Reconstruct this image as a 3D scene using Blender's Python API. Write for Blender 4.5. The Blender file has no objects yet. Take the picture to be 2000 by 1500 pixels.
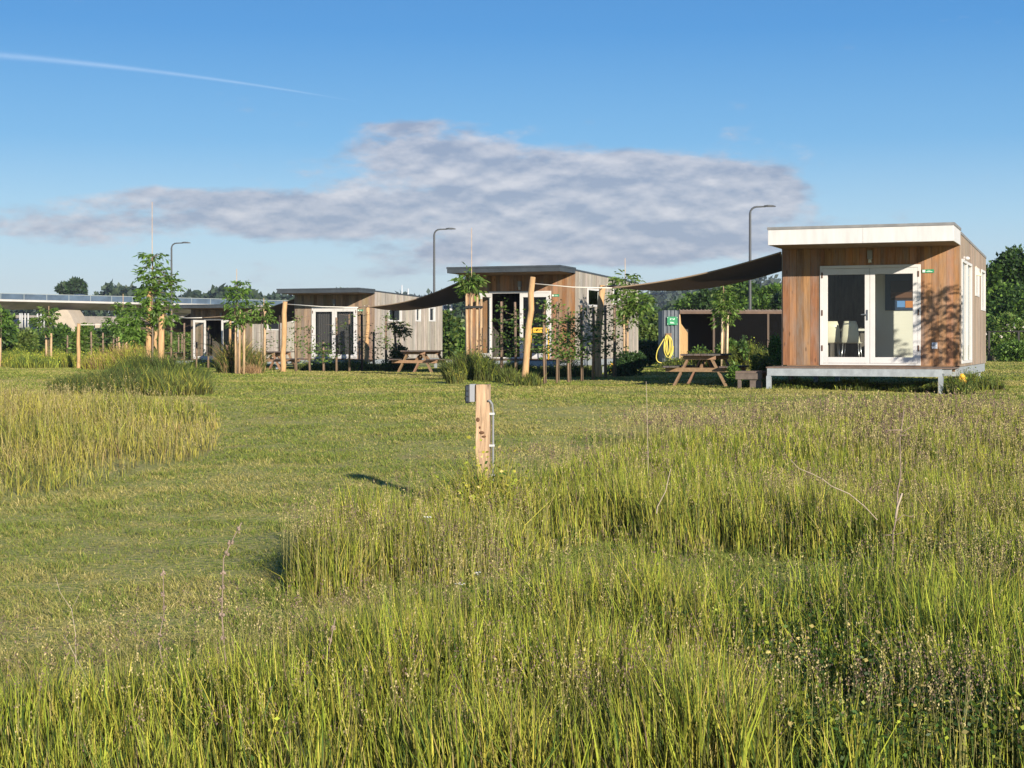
import bpy, math, random
import numpy as np
from mathutils import Vector, Matrix

# ------------------------------------------------------------------ scene, camera, light
S = bpy.context.scene
COL = S.collection
F, HY, EYE = 3000.0, 671.6, 1.4          # focal length and horizon row in the 2000 px photo, eye height
cam_d = bpy.data.cameras.new("camera"); cam = bpy.data.objects.new("camera", cam_d); COL.objects.link(cam)
cam_d.sensor_width = 36; cam_d.lens = 36 * F / 2000; cam_d.shift_y = -(750 - HY) / 2000
cam_d.clip_start = 0.1; cam_d.clip_end = 6000
cam.location = (0, 0, EYE); cam.rotation_euler = (math.radians(90), 0, 0)
S.camera = cam
S.view_settings.view_transform = 'Standard'; S.view_settings.look = 'None'
S.view_settings.exposure = 0.62; S.view_settings.gamma = 1
S.cycles.max_bounces = 8; S.cycles.transparent_max_bounces = 16
S.cycles.use_denoising = True; S.cycles.denoiser = 'OPENIMAGEDENOISE'

SUN_H = Vector((0.40, -0.917)).normalized(); SUN_EL = math.radians(16.5)
sun_dir = Vector((SUN_H.x * math.cos(SUN_EL), SUN_H.y * math.cos(SUN_EL), math.sin(SUN_EL)))
sd = bpy.data.lights.new("sun", 'SUN'); sun = bpy.data.objects.new("sun", sd); COL.objects.link(sun)
sd.energy = 5.0; sd.angle = math.radians(0.5); sd.color = (1.0, 0.905, 0.77)
sun.rotation_euler = sun_dir.to_track_quat('Z', 'Y').to_euler(); sun.location = (10, -20, 20)

def build_world():
    w = bpy.data.worlds.new("World"); S.world = w; w.use_nodes = True
    nt = w.node_tree; nt.nodes.clear(); N = nt.nodes.new; L = nt.links.new
    sky = N('ShaderNodeTexSky'); sky.sky_type = 'NISHITA'; sky.sun_disc = False
    sky.sun_elevation = SUN_EL; sky.sun_rotation = math.atan2(SUN_H.x, SUN_H.y)
    sky.air_density = 1.0; sky.dust_density = 0.6; sky.ozone_density = 2.2
    def M(op, a, b=None, c=None, clamp=False):
        n = N('ShaderNodeMath'); n.operation = op; n.use_clamp = clamp
        for i, v in enumerate((a, b, c)):
            if v is None: continue
            if isinstance(v, (int, float)): n.inputs[i].default_value = v
            else: L(v, n.inputs[i])
        return n.outputs[0]
    tc = N('ShaderNodeTexCoord'); sp = N('ShaderNodeSeparateXYZ'); L(tc.outputs['Generated'], sp.inputs[0])
    yy = M('MAXIMUM', sp.outputs[1], 0.05)
    u = M('DIVIDE', sp.outputs[0], yy); v = M('DIVIDE', sp.outputs[2], yy)
    cb = N('ShaderNodeCombineXYZ'); L(u, cb.inputs[0]); L(v, cb.inputs[1])
    def noise(scale, sx, sy, detail=6, rough=0.6, off=0.0, dist=0.0):
        mp = N('ShaderNodeMapping'); L(cb.outputs[0], mp.inputs[0]); mp.inputs['Scale'].default_value = (sx, sy, 1)
        mp.inputs['Location'].default_value = (off, off * .7, off * .3)
        n = N('ShaderNodeTexNoise'); L(mp.outputs[0], n.inputs['Vector']); n.inputs['Scale'].default_value = scale
        n.inputs['Detail'].default_value = detail; n.inputs['Roughness'].default_value = rough
        n.inputs['Distortion'].default_value = dist
        return n.outputs['Fac']
    n1 = noise(9, 1, 2.6, 8, 0.62, 0.0, .25); n2 = noise(26, 1, 2.4, 6, 0.6, 3.1); n3 = noise(60, 1, 3.0, 4, .6, 7.7)
    def noise_at(scale, sx, sy, dv, detail=6):
        mp = N('ShaderNodeMapping'); L(cb.outputs[0], mp.inputs[0]); mp.inputs['Scale'].default_value = (sx, sy, 1); mp.inputs['Location'].default_value = (-.0015 * sx, dv * sy, 0)
        n = N('ShaderNodeTexNoise'); L(mp.outputs[0], n.inputs['Vector']); n.inputs['Scale'].default_value = scale; n.inputs['Detail'].default_value = detail; n.inputs['Roughness'].default_value = .55
        return n.outputs['Fac']
    relief = M('ADD', M('SUBTRACT', noise_at(16, 1, 2.3, 0), noise_at(16, 1, 2.3, .008)), M('MULTIPLY', M('SUBTRACT', noise_at(40, 1, 2.3, 0), noise_at(40, 1, 2.3, .004)), .6))  # light from above on the cloud, put into its colour by shifted noise
    def ell(px, py, rx, ry, amp=1.0):
        a = M('DIVIDE', M('SUBTRACT', u, (px - 1000) / F), rx / F)
        b = M('DIVIDE', M('SUBTRACT', v, (HY - py) / F), ry / F)
        r = M('ADD', M('MULTIPLY', a, a), M('MULTIPLY', b, b))
        return M('MULTIPLY', M('EXPONENT', M('MULTIPLY', r, -1.0)), amp)
    tot = None
    for e in ((840, 300, 150, 52, .8), (1010, 345, 300, 62, .95), (1290, 400, 250, 68, .95), (1120, 450, 330, 45, .85),
              (1440, 370, 120, 50, .85), (1500, 360, 60, 26, .5), (700, 420, 260, 30, .45), (1000, 500, 300, 20, .45), (560, 392, 330, 20, .8), (240, 412, 330, 30, .42), (60, 450, 220, 26, .5),
              (560, 445, 170, 28, .65), (1150, 490, 260, 22, .55), (800, 245, 120, 16, .5), (1270, 312, 60, 22, .55), (330, 375, 150, 14, .6),
              (720, 530, 160, 12, .3), (1130, 103, 120, 10, .18), (500, 530, 800, 36, .24), (1350, 470, 200, 40, .5), (1180, 480, 300, 34, .5), (420, 432, 300, 26, .32), (660, 460, 120, 24, .35), (1300, 330, 120, 30, .4), (1155, 237, 25, 9, .35)):
        x = ell(*e); tot = x if tot is None else M('ADD', tot, x)
    nn = M('ADD', M('MULTIPLY', n1, 0.9), M('ADD', M('MULTIPLY', n2, 0.62), M('MULTIPLY', n3, 0.34)))
    field = M('ADD', M('MINIMUM', tot, 1.15), M('MULTIPLY', M('SUBTRACT', nn, 0.93), 1.7))
    mr = N('ShaderNodeMapRange'); mr.interpolation_type = 'SMOOTHSTEP'
    L(field, mr.inputs[0]); mr.inputs[1].default_value = 0.24; mr.inputs[2].default_value = 0.86
    mr.inputs[3].default_value = 0; mr.inputs[4].default_value = 0.8
    cloud = mr.outputs[0]
    # condensation trail
    tr = M('SUBTRACT', v, M('ADD', (HY - 108) / F, M('ADD', M('MULTIPLY', M('ADD', u, 1000 / F), -0.085), M('MULTIPLY', M('MULTIPLY', M('ADD', u, 1000 / F), M('ADD', u, 1000 / F)), -0.19))))
    wd = M('MAXIMUM', M('MULTIPLY', M('SUBTRACT', 760 / F, M('ADD', u, 1000 / F)), 0.0075), 0.00005)
    t2 = M('EXPONENT', M('MULTIPLY', M('POWER', M('ABSOLUTE', M('DIVIDE', tr, wd)), 2.0), -1.0))
    fade = M('MULTIPLY', M('SUBTRACT', 720 / F, M('ADD', u, 1000 / F)), 22.0, clamp=True)
    trail = M('MULTIPLY', M('MULTIPLY', M('MULTIPLY', t2, fade), 0.22), M('ADD', n2, 0.35))
    # colours
    mixc = N('ShaderNodeMix'); mixc.data_type = 'RGBA'
    cr = N('ShaderNodeMapRange'); L(M('ADD', M('MULTIPLY', relief, 1.3), M('SUBTRACT', n1, .5)), cr.inputs[0]); cr.inputs[1].default_value = -.20; cr.inputs[2].default_value = .32
    L(cr.outputs[0], mixc.inputs[0])
    K = 1.0 / 0.1
    mixc.inputs[6].default_value = (.225 * K, .25 * K, .325 * K, 1); mixc.inputs[7].default_value = (.50 * K, .48 * K, .495 * K, 1)
    # gentle blue grade of the clear sky
    rp = N('ShaderNodeValToRGB'); L(M('MAXIMUM', sp.outputs[2], 0.0), rp.inputs[0]); e = rp.color_ramp.elements
    for i, (q, c) in enumerate(SKYRAMP):
        el = e[i] if i < 2 else e.new(q)
        el.position = q; el.color = (*c, 1)
    vm = N('ShaderNodeVectorMath'); vm.operation = 'SCALE'; L(rp.outputs[0], vm.inputs[0]); vm.inputs['Scale'].default_value = K
    hs = N('ShaderNodeMix'); hs.data_type = 'RGBA'; hs.inputs[0].default_value = .85
    L(sky.outputs[0], hs.inputs[6]); L(vm.outputs[0], hs.inputs[7])
    m1 = N('ShaderNodeMix'); m1.data_type = 'RGBA'; L(cloud, m1.inputs[0]); L(hs.outputs[2], m1.inputs[6]); L(mixc.outputs[2], m1.inputs[7])
    m2 = N('ShaderNodeMix'); m2.data_type = 'RGBA'; L(trail, m2.inputs[0]); L(m1.outputs[2], m2.inputs[6]); m2.inputs[7].default_value = (.6 * K, .68 * K, .8 * K, 1)
    bg = N('ShaderNodeBackground'); L(m2.outputs[2], bg.inputs[0]); bg.inputs[1].default_value = 0.1
    out = N('ShaderNodeOutputWorld'); L(bg.outputs[0], out.inputs[0])
SKYRAMP = [(0.0, (0.4371, 0.4929, 0.5208)), (1.0, (0.0074, 0.0418, 0.1767)), (0.035, (0.3999, 0.4976, 0.558)), (0.08, (0.2604, 0.4325, 0.5766)), (0.13, (0.107, 0.2976, 0.5301)), (0.2, (0.0353, 0.1953, 0.465)), (0.35, (0.0167, 0.0977, 0.3069))]
build_world()

# ------------------------------------------------------------------ terrain height and helpers
def g(x, z):
    x = np.asarray(x, float); z = np.asarray(z, float)
    p = np.interp(z, [0, 12, 26, 48, 62, 80, 120, 400], [0, .03, .42, .46, .35, .2, .1, 0.0])
    s = lambda t: np.clip(t, 0, 1) ** 2 * (3 - 2 * np.clip(t, 0, 1))
    p = p + .28 * s((x - 3) / 8) * s((z - 36) / 18) * (1 - s((z - 110) / 80))
    p = p + .035 * np.sin(x * .9 + .4 * z) * np.sin(z * .37) * s((z - 4) / 10) * (1 - s((z - 60) / 60))
    return p
def gz(x, z): return float(g(x, z))
def W(px, py, Z): return Vector(((px - 1000) / F * Z, Z, EYE + (HY - py) / F * Z))
def G(px, Z):
    x = (px - 1000) / F * Z
    return Vector((x, Z, gz(x, Z)))
A = 0.373; UX = Vector((math.cos(A), -math.sin(A), 0)); VY = Vector((math.sin(A), math.cos(A), 0))

def vnoise(x, y, scale, seed=0):
    r = np.random.RandomState(seed); T = r.rand(128, 128)
    X = np.asarray(x) / scale + 500; Y = np.asarray(y) / scale + 500
    i = np.floor(X).astype(int); j = np.floor(Y).astype(int); fx = X - i; fy = Y - j
    fx = fx * fx * (3 - 2 * fx); fy = fy * fy * (3 - 2 * fy)
    a = T[i % 128, j % 128]; b = T[(i + 1) % 128, j % 128]; c = T[i % 128, (j + 1) % 128]; d = T[(i + 1) % 128, (j + 1) % 128]
    return (a * (1 - fx) + b * fx) * (1 - fy) + (c * (1 - fx) + d * fx) * fy

def tag(o, label=None, cat=None, group=None, kind=None):
    if label: o['label'] = label
    if cat: o['category'] = cat
    if group: o['group'] = group
    if kind: o['kind'] = kind
    return o
def empty(name, loc, rz=0, label=None, cat=None, group=None):
    o = bpy.data.objects.new(name, None); COL.objects.link(o); o.location = loc; o.rotation_euler = (0, 0, rz)
    o.empty_display_size = .2
    return tag(o, label, cat, group)

# ------------------------------------------------------------------ materials
MATS = {}
def mat(name, col=(.5, .5, .5), rough=.7, metal=0., attr=False, noise=None, bump=0., spec=.3, transl=0., stretch=(1, 1, 1), amount=.35, coat=0.):
    if name in MATS: return MATS[name]
    m = bpy.data.materials.new(name); m.use_nodes = True; nt = m.node_tree; nt.nodes.clear(); N = nt.nodes.new; L = nt.links.new
    p = N('ShaderNodeBsdfPrincipled'); o = N('ShaderNodeOutputMaterial')
    p.inputs['Roughness'].default_value = rough; p.inputs['Metallic'].default_value = metal
    p.inputs['Specular IOR Level'].default_value = spec
    p.inputs['Base Color'].default_value = (*col, 1); cs = None
    if attr:
        at = N('ShaderNodeAttribute'); at.attribute_name = 'Col'; cs = at.outputs['Color']
    else:
        r = N('ShaderNodeRGB'); r.outputs[0].default_value = (*col, 1); cs = r.outputs[0]
    if noise:
        tc = N('ShaderNodeTexCoord'); mp = N('ShaderNodeMapping'); L(tc.outputs['Object'], mp.inputs[0]); mp.inputs['Scale'].default_value = stretch
        n = N('ShaderNodeTexNoise'); L(mp.outputs[0], n.inputs['Vector']); n.inputs['Scale'].default_value = noise; n.inputs['Detail'].default_value = 6; n.inputs['Roughness'].default_value = .65
        mr = N('ShaderNodeMapRange'); L(n.outputs['Fac'], mr.inputs[0]); mr.inputs[1].default_value = .3; mr.inputs[2].default_value = .7
        mr.inputs[3].default_value = 1 - amount; mr.inputs[4].default_value = 1 + amount * .6
        mx = N('ShaderNodeMix'); mx.data_type = 'RGBA'; mx.blend_type = 'MULTIPLY'; mx.inputs[0].default_value = 1
        L(cs, mx.inputs[6]); L(mr.outputs[0], mx.inputs[7]); cs = mx.outputs[2]
        if bump:
            b = N('ShaderNodeBump'); b.inputs['Strength'].default_value = bump; b.inputs['Distance'].default_value = .01
            L(n.outputs['Fac'], b.inputs['Height']); L(b.outputs[0], p.inputs['Normal'])
    L(cs, p.inputs['Base Color'])
    if transl:
        t = N('ShaderNodeBsdfTranslucent'); L(cs, t.inputs[0]); ms = N('ShaderNodeMixShader'); ms.inputs[0].default_value = transl
        L(p.outputs[0], ms.inputs[1]); L(t.outputs[0], ms.inputs[2]); L(ms.outputs[0], o.inputs[0])
    else: L(p.outputs[0], o.inputs[0])
    MATS[name] = m; return m
def glass_mat():
    m = bpy.data.materials.new('window_glass'); m.use_nodes = True; nt = m.node_tree; nt.nodes.clear(); N = nt.nodes.new; L = nt.links.new
    t = N('ShaderNodeBsdfTransparent'); t.inputs[0].default_value = (.92, .95, .93, 1); gl = N('ShaderNodeBsdfGlossy'); gl.inputs['Roughness'].default_value = .02
    lw = N('ShaderNodeFresnel'); ge = N('ShaderNodeNewGeometry'); ir = N('ShaderNodeMapRange'); L(ge.outputs['Backfacing'], ir.inputs[0]); ir.inputs[3].default_value = 1.45; ir.inputs[4].default_value = 1 / 1.45; L(ir.outputs[0], lw.inputs[0]); ms = N('ShaderNodeMixShader'); o = N('ShaderNodeOutputMaterial')
    L(lw.outputs[0], ms.inputs[0]); L(t.outputs[0], ms.inputs[1]); L(gl.outputs[0], ms.inputs[2]); L(ms.outputs[0], o.inputs[0]); return m
GLASS = glass_mat()
M_clad = mat('timber_cladding', attr=True, noise=3.0, stretch=(6, 6, .5), amount=.38, bump=.3, rough=.75)
def weather(m, grey=(.24, .215, .19), amt=.75):
    nt = m.node_tree; N = nt.nodes.new; L = nt.links.new; p = nt.nodes['Principled BSDF']; src = p.inputs['Base Color'].links[0].from_socket
    tc = N('ShaderNodeTexCoord'); mp = N('ShaderNodeMapping'); mp.inputs['Scale'].default_value = (2.2, 2.2, .55); L(tc.outputs['Object'], mp.inputs[0])
    n = N('ShaderNodeTexNoise'); n.inputs['Scale'].default_value = 1.6; n.inputs['Detail'].default_value = 9; n.inputs['Roughness'].default_value = .72; L(mp.outputs[0], n.inputs[0])
    mr = N('ShaderNodeMapRange'); mr.inputs[1].default_value = .44; mr.inputs[2].default_value = .74; mr.inputs[4].default_value = amt; L(n.outputs['Fac'], mr.inputs[0])
    x = N('ShaderNodeMix'); x.data_type = 'RGBA'; L(mr.outputs[0], x.inputs[0]); L(src, x.inputs[6]); x.inputs[7].default_value = (*grey, 1)
    v = N('ShaderNodeTexVoronoi'); mp2 = N('ShaderNodeMapping'); mp2.inputs['Scale'].default_value = (7, 7, 2.2); L(tc.outputs['Object'], mp2.inputs[0]); L(mp2.outputs[0], v.inputs[0]); v.inputs['Scale'].default_value = 1
    k = N('ShaderNodeMapRange'); k.inputs[1].default_value = .06; k.inputs[2].default_value = .14; k.inputs[3].default_value = .45; k.inputs[4].default_value = 1; L(v.outputs['Distance'], k.inputs[0])
    y = N('ShaderNodeMix'); y.data_type = 'RGBA'; y.blend_type = 'MULTIPLY'; y.inputs[0].default_value = 1; L(x.outputs[2], y.inputs[6]); L(k.outputs[0], y.inputs[7]); L(y.outputs[2], p.inputs['Base Color'])
weather(M_clad)
M_pole = mat('debarked_pole', (.50, .31, .15), noise=4, stretch=(5, 5, .7), amount=.35, bump=.5, rough=.8)
M_stake = mat('pine_stake', (.48, .33, .19), noise=5, stretch=(6, 6, .8), amount=.4, bump=.3)
M_bstake = mat('brown_stake', (.27, .185, .125), noise=6, stretch=(5, 5, .8), amount=.4, bump=.3)
M_table = mat('table_timber', attr=True, noise=4, stretch=(4, 4, 4), amount=.3, bump=.2)
M_white = mat('white_paint', (.60, .585, .565), rough=.45, noise=2, amount=.08)
M_whitef = mat('white_fascia', (.60, .585, .57), rough=.5, noise=2.5, amount=.13, stretch=(3, 3, .4))
M_galv = mat('galvanised_steel', (.36, .39, .41), rough=.55, metal=.25, noise=7, amount=.25)
M_dark = mat('dark_roof_trim', (.055, .065, .075), rough=.5, noise=3, amount=.25)
M_roof = mat('roof_sheet', (.22, .22, .22), rough=.7, noise=4, amount=.25)
M_soff = mat('soffit_board', (.25, .17, .11), rough=.7, noise=4, amount=.25)
M_deck = mat('deck_boards', (.17, .125, .10), rough=.8, noise=7, amount=.4, stretch=(1, 8, 1), bump=.3)
M_black = mat('black_rubber', (.015, .015, .015), rough=.6)
M_cream = mat('cream_interior', (.66, .64, .55), rough=.7, noise=2, amount=.05)
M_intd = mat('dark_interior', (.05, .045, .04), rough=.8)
M_leaf = mat('leaf', attr=True, rough=.5, transl=.35, spec=.3)
M_grass = mat('grass_blade', attr=True, rough=.6, transl=.22, spec=.12)
M_bark = mat('bark', (.20, .15, .11), noise=6, stretch=(3, 3, .7), amount=.5, bump=.6)
M_conc = mat('concrete', (.27, .245, .215), noise=.5, amount=.3, rough=.85)
M_concl = mat('pale_concrete', (.44, .375, .30), noise=.6, amount=.15, rough=.85)
M_yellow = mat('yellow_plastic', (.70, .40, .04), rough=.4)
M_hose = mat('yellow_hose', (.62, .52, .10), rough=.45)
M_green = mat('green_sign', (.02, .22, .09), rough=.4)
M_attr = mat('painted', attr=True, rough=.5)

# ------------------------------------------------------------------ mesh builder
class MB:
    def __init__(s): s.v = []; s.f = []; s.c = []; s.smooth = []
    def add(s, vs, fs, col=(.5, .5, .5), smooth=False):
        b = len(s.v); s.v += [tuple(p) for p in vs]; s.f += [tuple(i + b for i in f) for f in fs]
        s.c += [tuple(col)] * len(vs); s.smooth += [smooth] * len(fs); return s
    def box(s, x0, y0, z0, x1, y1, z1, col=(.5, .5, .5), M=None):
        vs = [Vector(p) for p in ((x0, y0, z0), (x1, y0, z0), (x1, y1, z0), (x0, y1, z0), (x0, y0, z1), (x1, y0, z1), (x1, y1, z1), (x0, y1, z1))]
        if M: vs = [M @ p for p in vs]
        return s.add(vs, [(0, 3, 2, 1), (4, 5, 6, 7), (0, 1, 5, 4), (1, 2, 6, 5), (2, 3, 7, 6), (3, 0, 4, 7)], col)
    def bar(s, p, q, w, h, up=(0, 0, 1), col=(.5, .5, .5)):
        p = Vector(p); q = Vector(q); d = (q - p).normalized(); u = Vector(up)
        if abs(d.dot(u)) > .95: u = Vector((0, 1, 0))
        sx = d.cross(u).normalized(); uz = sx.cross(d).normalized(); vs = []
        for e in (p, q):
            for a, b in ((-1, -1), (1, -1), (1, 1), (-1, 1)): vs.append(e + sx * a * w / 2 + uz * b * h / 2)
        return s.add(vs, [(3, 2, 1, 0), (4, 5, 6, 7), (0, 1, 5, 4), (1, 2, 6, 5), (2, 3, 7, 6), (3, 0, 4, 7)], col)
    def tube(s, pts, rad, n=8, col=(.5, .5, .5), cap=True, jit=0, rnd=None):
        pts = [Vector(p) for p in pts]; k = len(pts)
        if not hasattr(rad, '__len__'): rad = [rad] * k
        vs = []; fs = []; ref = None
        for i, p in enumerate(pts):
            d = (pts[min(i + 1, k - 1)] - pts[max(i - 1, 0)]).normalized()
            if ref is None: ref = Vector((1, 0, 0)) if abs(d.x) < .8 else Vector((0, 1, 0))
            a = (ref - d * ref.dot(d)).normalized(); b = d.cross(a); ref = a
            for j in range(n):
                t = 2 * math.pi * j / n; r = rad[i] * (1 + (rnd.uniform(-jit, jit) if rnd else 0))
                vs.append(p + a * math.cos(t) * r + b * math.sin(t) * r)
        for i in range(k - 1):
            for j in range(n):
                fs.append((i * n + j, i * n + (j + 1) % n, (i + 1) * n + (j + 1) % n, (i + 1) * n + j))
        s.add(vs, fs, col, True)
        if cap:
            b = len(s.v) - len(vs)
            s.f.append(tuple(b + j for j in reversed(range(n)))); s.smooth.append(False)
            s.f.append(tuple(b + (k - 1) * n + j for j in range(n))); s.smooth.append(False)
        return s
    def ball(s, c, r, n=8, col=(.5, .5, .5), sc=(1, 1, 1)):
        c = Vector(c); vs = []; fs = []; m = max(4, n // 2 + 1)
        for i in range(m + 1):
            th = math.pi * i / m
            for j in range(n):
                ph = 2 * math.pi * j / n
                vs.append(c + Vector((math.sin(th) * math.cos(ph) * sc[0], math.sin(th) * math.sin(ph) * sc[1], math.cos(th) * sc[2])) * r)
        for i in range(m):
            for j in range(n): fs.append((i * n + j, (i + 1) * n + j, (i + 1) * n + (j + 1) % n, i * n + (j + 1) % n))
        return s.add(vs, fs, col, True)
    def build(s, name, material, parent=None, bevel=0, **kw):
        me = bpy.data.meshes.new(name); me.from_pydata(s.v, [], s.f); me.materials.append(material)
        me.polygons.foreach_set('use_smooth', s.smooth)
        ca = me.color_attributes.new('Col', 'FLOAT_COLOR', 'POINT')
        ca.data.foreach_set('color', np.array([(*c, 1) for c in s.c], 'f').ravel())
        o = bpy.data.objects.new(name, me); COL.objects.link(o)
        if parent: o.parent = parent
        if bevel:
            b = o.modifiers.new('bevel', 'BEVEL'); b.width = bevel; b.segments = 2; b.limit_method = 'ANGLE'
        return tag(o, **kw)

def np_mesh(name, V, faces_idx, sizes, C, material, parent=None, **kw):
    me = bpy.data.meshes.new(name); nv = len(V)
    me.vertices.add(nv); me.vertices.foreach_set('co', np.ascontiguousarray(V, 'f').ravel())
    me.loops.add(len(faces_idx)); me.loops.foreach_set('vertex_index', np.ascontiguousarray(faces_idx, 'i'))
    st = np.concatenate([[0], np.cumsum(sizes)[:-1]]).astype('i')
    me.polygons.add(len(sizes)); me.polygons.foreach_set('loop_start', st)
    me.update(calc_edges=True)
    me.materials.append(material)
    ca = me.color_attributes.new('Col', 'FLOAT_COLOR', 'POINT')
    ca.data.foreach_set('color', np.concatenate([np.clip(C, 0, 1), np.ones((nv, 1))], 1).astype('f').ravel())
    o = bpy.data.objects.new(name, me); COL.objects.link(o)
    if parent: o.parent = parent
    return tag(o, **kw)

def blades_geo(B, H, lean, wid, fac, c0, c1):
    """ribbon blades: base points, height, lean vector (N,2), width, facing angle, base and tip colour"""
    n = len(B); s = np.stack([np.cos(fac), np.sin(fac), np.zeros(n)], 1) * (wid / 2)[:, None]
    mid = B + np.concatenate([lean * .32, (H * .55)[:, None]], 1)
    tip = B + np.concatenate([lean, (H * .97)[:, None]], 1)
    V = np.stack([B - s, B + s, mid - s * .85, mid + s * .85, tip], 1).reshape(-1, 3)
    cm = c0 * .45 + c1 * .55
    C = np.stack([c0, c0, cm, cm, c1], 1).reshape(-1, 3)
    k = np.arange(n)[:, None] * 5
    Fi = np.concatenate([k + [0, 1, 3, 2], k + [2, 3, 4]], 1).ravel()
    sz = np.tile([4, 3], n)
    return V, Fi, sz, C
def leaves_geo(P, D, Sd, ln, wd, C):
    """rhombus leaves: base, direction, side, length, width"""
    n = len(P); l = D * ln[:, None]; w = Sd * (wd / 2)[:, None]
    V = np.stack([P, P + l * .45 + w, P + l, P + l * .45 - w], 1).reshape(-1, 3)
    CC = np.repeat(C, 4, 0); k = np.arange(n)[:, None] * 4
    return V, (k + [0, 1, 2, 3]).ravel(), np.full(n, 4), CC
def merge(geos):
    V = []; Fi = []; sz = []; C = []; o = 0
    for v, f, s, c in geos:
        V.append(v); Fi.append(f + o); sz.append(s); C.append(c); o += len(v)
    return np.concatenate(V), np.concatenate(Fi), np.concatenate(sz), np.concatenate(C)
def rand_unit(R, n):
    d = R.randn(n, 3); return d / np.linalg.norm(d, axis=1)[:, None]
def ortho(R, D):
    s = np.cross(D, rand_unit(R, len(D))); return s / (np.linalg.norm(s, axis=1)[:, None] + 1e-9)
def in_poly(x, y, poly):
    x = np.asarray(x); y = np.asarray(y); r = np.zeros(x.shape, bool); n = len(poly)
    for i in range(n):
        x0, y0 = poly[i]; x1, y1 = poly[(i + 1) % n]
        c = ((y0 > y) != (y1 > y)) & (x < (x1 - x0) * (y - y0) / (y1 - y0 + 1e-12) + x0); r ^= c
    return r

# ------------------------------------------------------------------ the ground and the hills
def ground():
    ys = np.concatenate([np.linspace(-30, 4, 12), np.linspace(5, 60, 90), np.linspace(62, 130, 30), [150, 180, 240, 320, 450, 700, 1100, 1500]])
    xs = np.concatenate([[-900, -500, -250, -130, -80], np.linspace(-50, 50, 100), [80, 130, 250, 500, 900]])
    X, Y = np.meshgrid(xs, ys); Z = g(X, Y)
    nx, ny = len(xs), len(ys); V = np.stack([X, Y, Z], 2).reshape(-1, 3)
    i, j = np.meshgrid(np.arange(nx - 1), np.arange(ny - 1)); k = (j * nx + i).ravel()[:, None]
    Fi = (k + [0, 1, nx + 1, nx]).ravel()
    m = bpy.data.materials.new('meadow_ground'); m.use_nodes = True; nt = m.node_tree; N = nt.nodes.new; L = nt.links.new
    p = nt.nodes['Principled BSDF']; p.inputs['Roughness'].default_value = .95; p.inputs['Specular IOR Level'].default_value = .1
    tc = N('ShaderNodeTexCoord')
    def nz(sc, st=(1, 1, 1), d=5, lo=.35, hi=.65):
        mp = N('ShaderNodeMapping'); mp.inputs['Scale'].default_value = st; L(tc.outputs['Object'], mp.inputs[0])
        n = N('ShaderNodeTexNoise'); n.inputs['Scale'].default_value = sc; n.inputs['Detail'].default_value = d; L(mp.outputs[0], n.inputs[0])
        r = N('ShaderNodeMapRange'); r.inputs[1].default_value = lo; r.inputs[2].default_value = hi; L(n.outputs['Fac'], r.inputs[0]); return r.outputs[0], n.outputs['Fac']
    def mix(f, a, b):
        x = N('ShaderNodeMix'); x.data_type = 'RGBA'; L(f, x.inputs[0])
        for q, c in ((6, a), (7, b)):
            if isinstance(c, tuple): x.inputs[q].default_value = (*c, 1)
            else: L(c, x.inputs[q])
        return x.outputs[2]
    a, _ = nz(.35, (1, .7, 1)); b, _ = nz(2.6, (1, .8, 1)); c, cr = nz(22, d=8); d, _ = nz(1.1, lo=.58, hi=.72)
    base = mix(a, (.26, .29, .05), (.40, .38, .09)); base = mix(b, base, (.20, .27, .05)); base = mix(c, base, (.44, .39, .16)); 
    base = mix(d, base, (.30, .25, .12))
    L(base, p.inputs['Base Color']); bp = N('ShaderNodeBump'); bp.inputs['Strength'].default_value = 1; bp.inputs['Distance'].default_value = .04
    L(cr, bp.inputs['Height']); L(bp.outputs[0], p.inputs['Normal'])
    o = np_mesh('ground', V, Fi, np.full(len(k), 4), np.full((len(V), 3), .2), m, kind='structure')
    o.data.polygons.foreach_set('use_smooth', [True] * len(o.data.polygons))
ground()

# ------------------------------------------------------------------ grasses
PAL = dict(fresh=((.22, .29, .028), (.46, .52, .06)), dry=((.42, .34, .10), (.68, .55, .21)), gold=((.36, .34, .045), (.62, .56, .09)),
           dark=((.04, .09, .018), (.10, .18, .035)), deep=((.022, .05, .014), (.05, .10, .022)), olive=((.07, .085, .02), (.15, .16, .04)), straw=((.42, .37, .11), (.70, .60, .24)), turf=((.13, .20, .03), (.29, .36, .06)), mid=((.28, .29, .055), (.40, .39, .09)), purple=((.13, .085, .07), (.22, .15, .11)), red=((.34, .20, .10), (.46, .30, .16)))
def poly_w(pts, gg=.0):
    out = []
    for px, py in pts:
        Z = F * (EYE - gg) / (py - HY)
        for _ in range(6): Z = F * (EYE - gz((px - 1000) / F * Z, Z)) / (py - HY)
        out.append(((px - 1000) / F * Z, Z))
    return out
RA = poly_w([(2500, 812), (2000, 818), (1700, 826), (1400, 840), (1250, 862), (1140, 900), (1030, 955), (900, 990), (800, 1010), (690, 1050), (600, 1070), (548, 1110), (560, 1165), (640, 1180), (760, 1150), (900, 1160), (1020, 1130), (1090, 1085), (1180, 1060), (1300, 1095), (1420, 1085), (1600, 1100), (1800, 1120), (2000, 1110), (2500, 1110)])
RB = poly_w([(-500, 1440), (0, 1420), (250, 1400), (420, 1365), (560, 1340), (700, 1285), (900, 1240), (1100, 1250), (1300, 1220), (1500, 1225), (1650, 1190), (1800, 1150), (2000, 1140), (2500, 1120), (3500, 2400), (1000, 2400), (-1500, 2400)])
RM = poly_w([(-500, 1300), (0, 1300), (300, 1270), (520, 1190), (600, 1060), (1500, 1060), (2500, 1090), (2500, 1400), (-500, 1600)])
RD = poly_w([(1380, 1260), (1600, 1180), (1900, 1120), (2500, 1090), (3500, 2400), (1450, 2400), (1520, 1500)])
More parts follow.
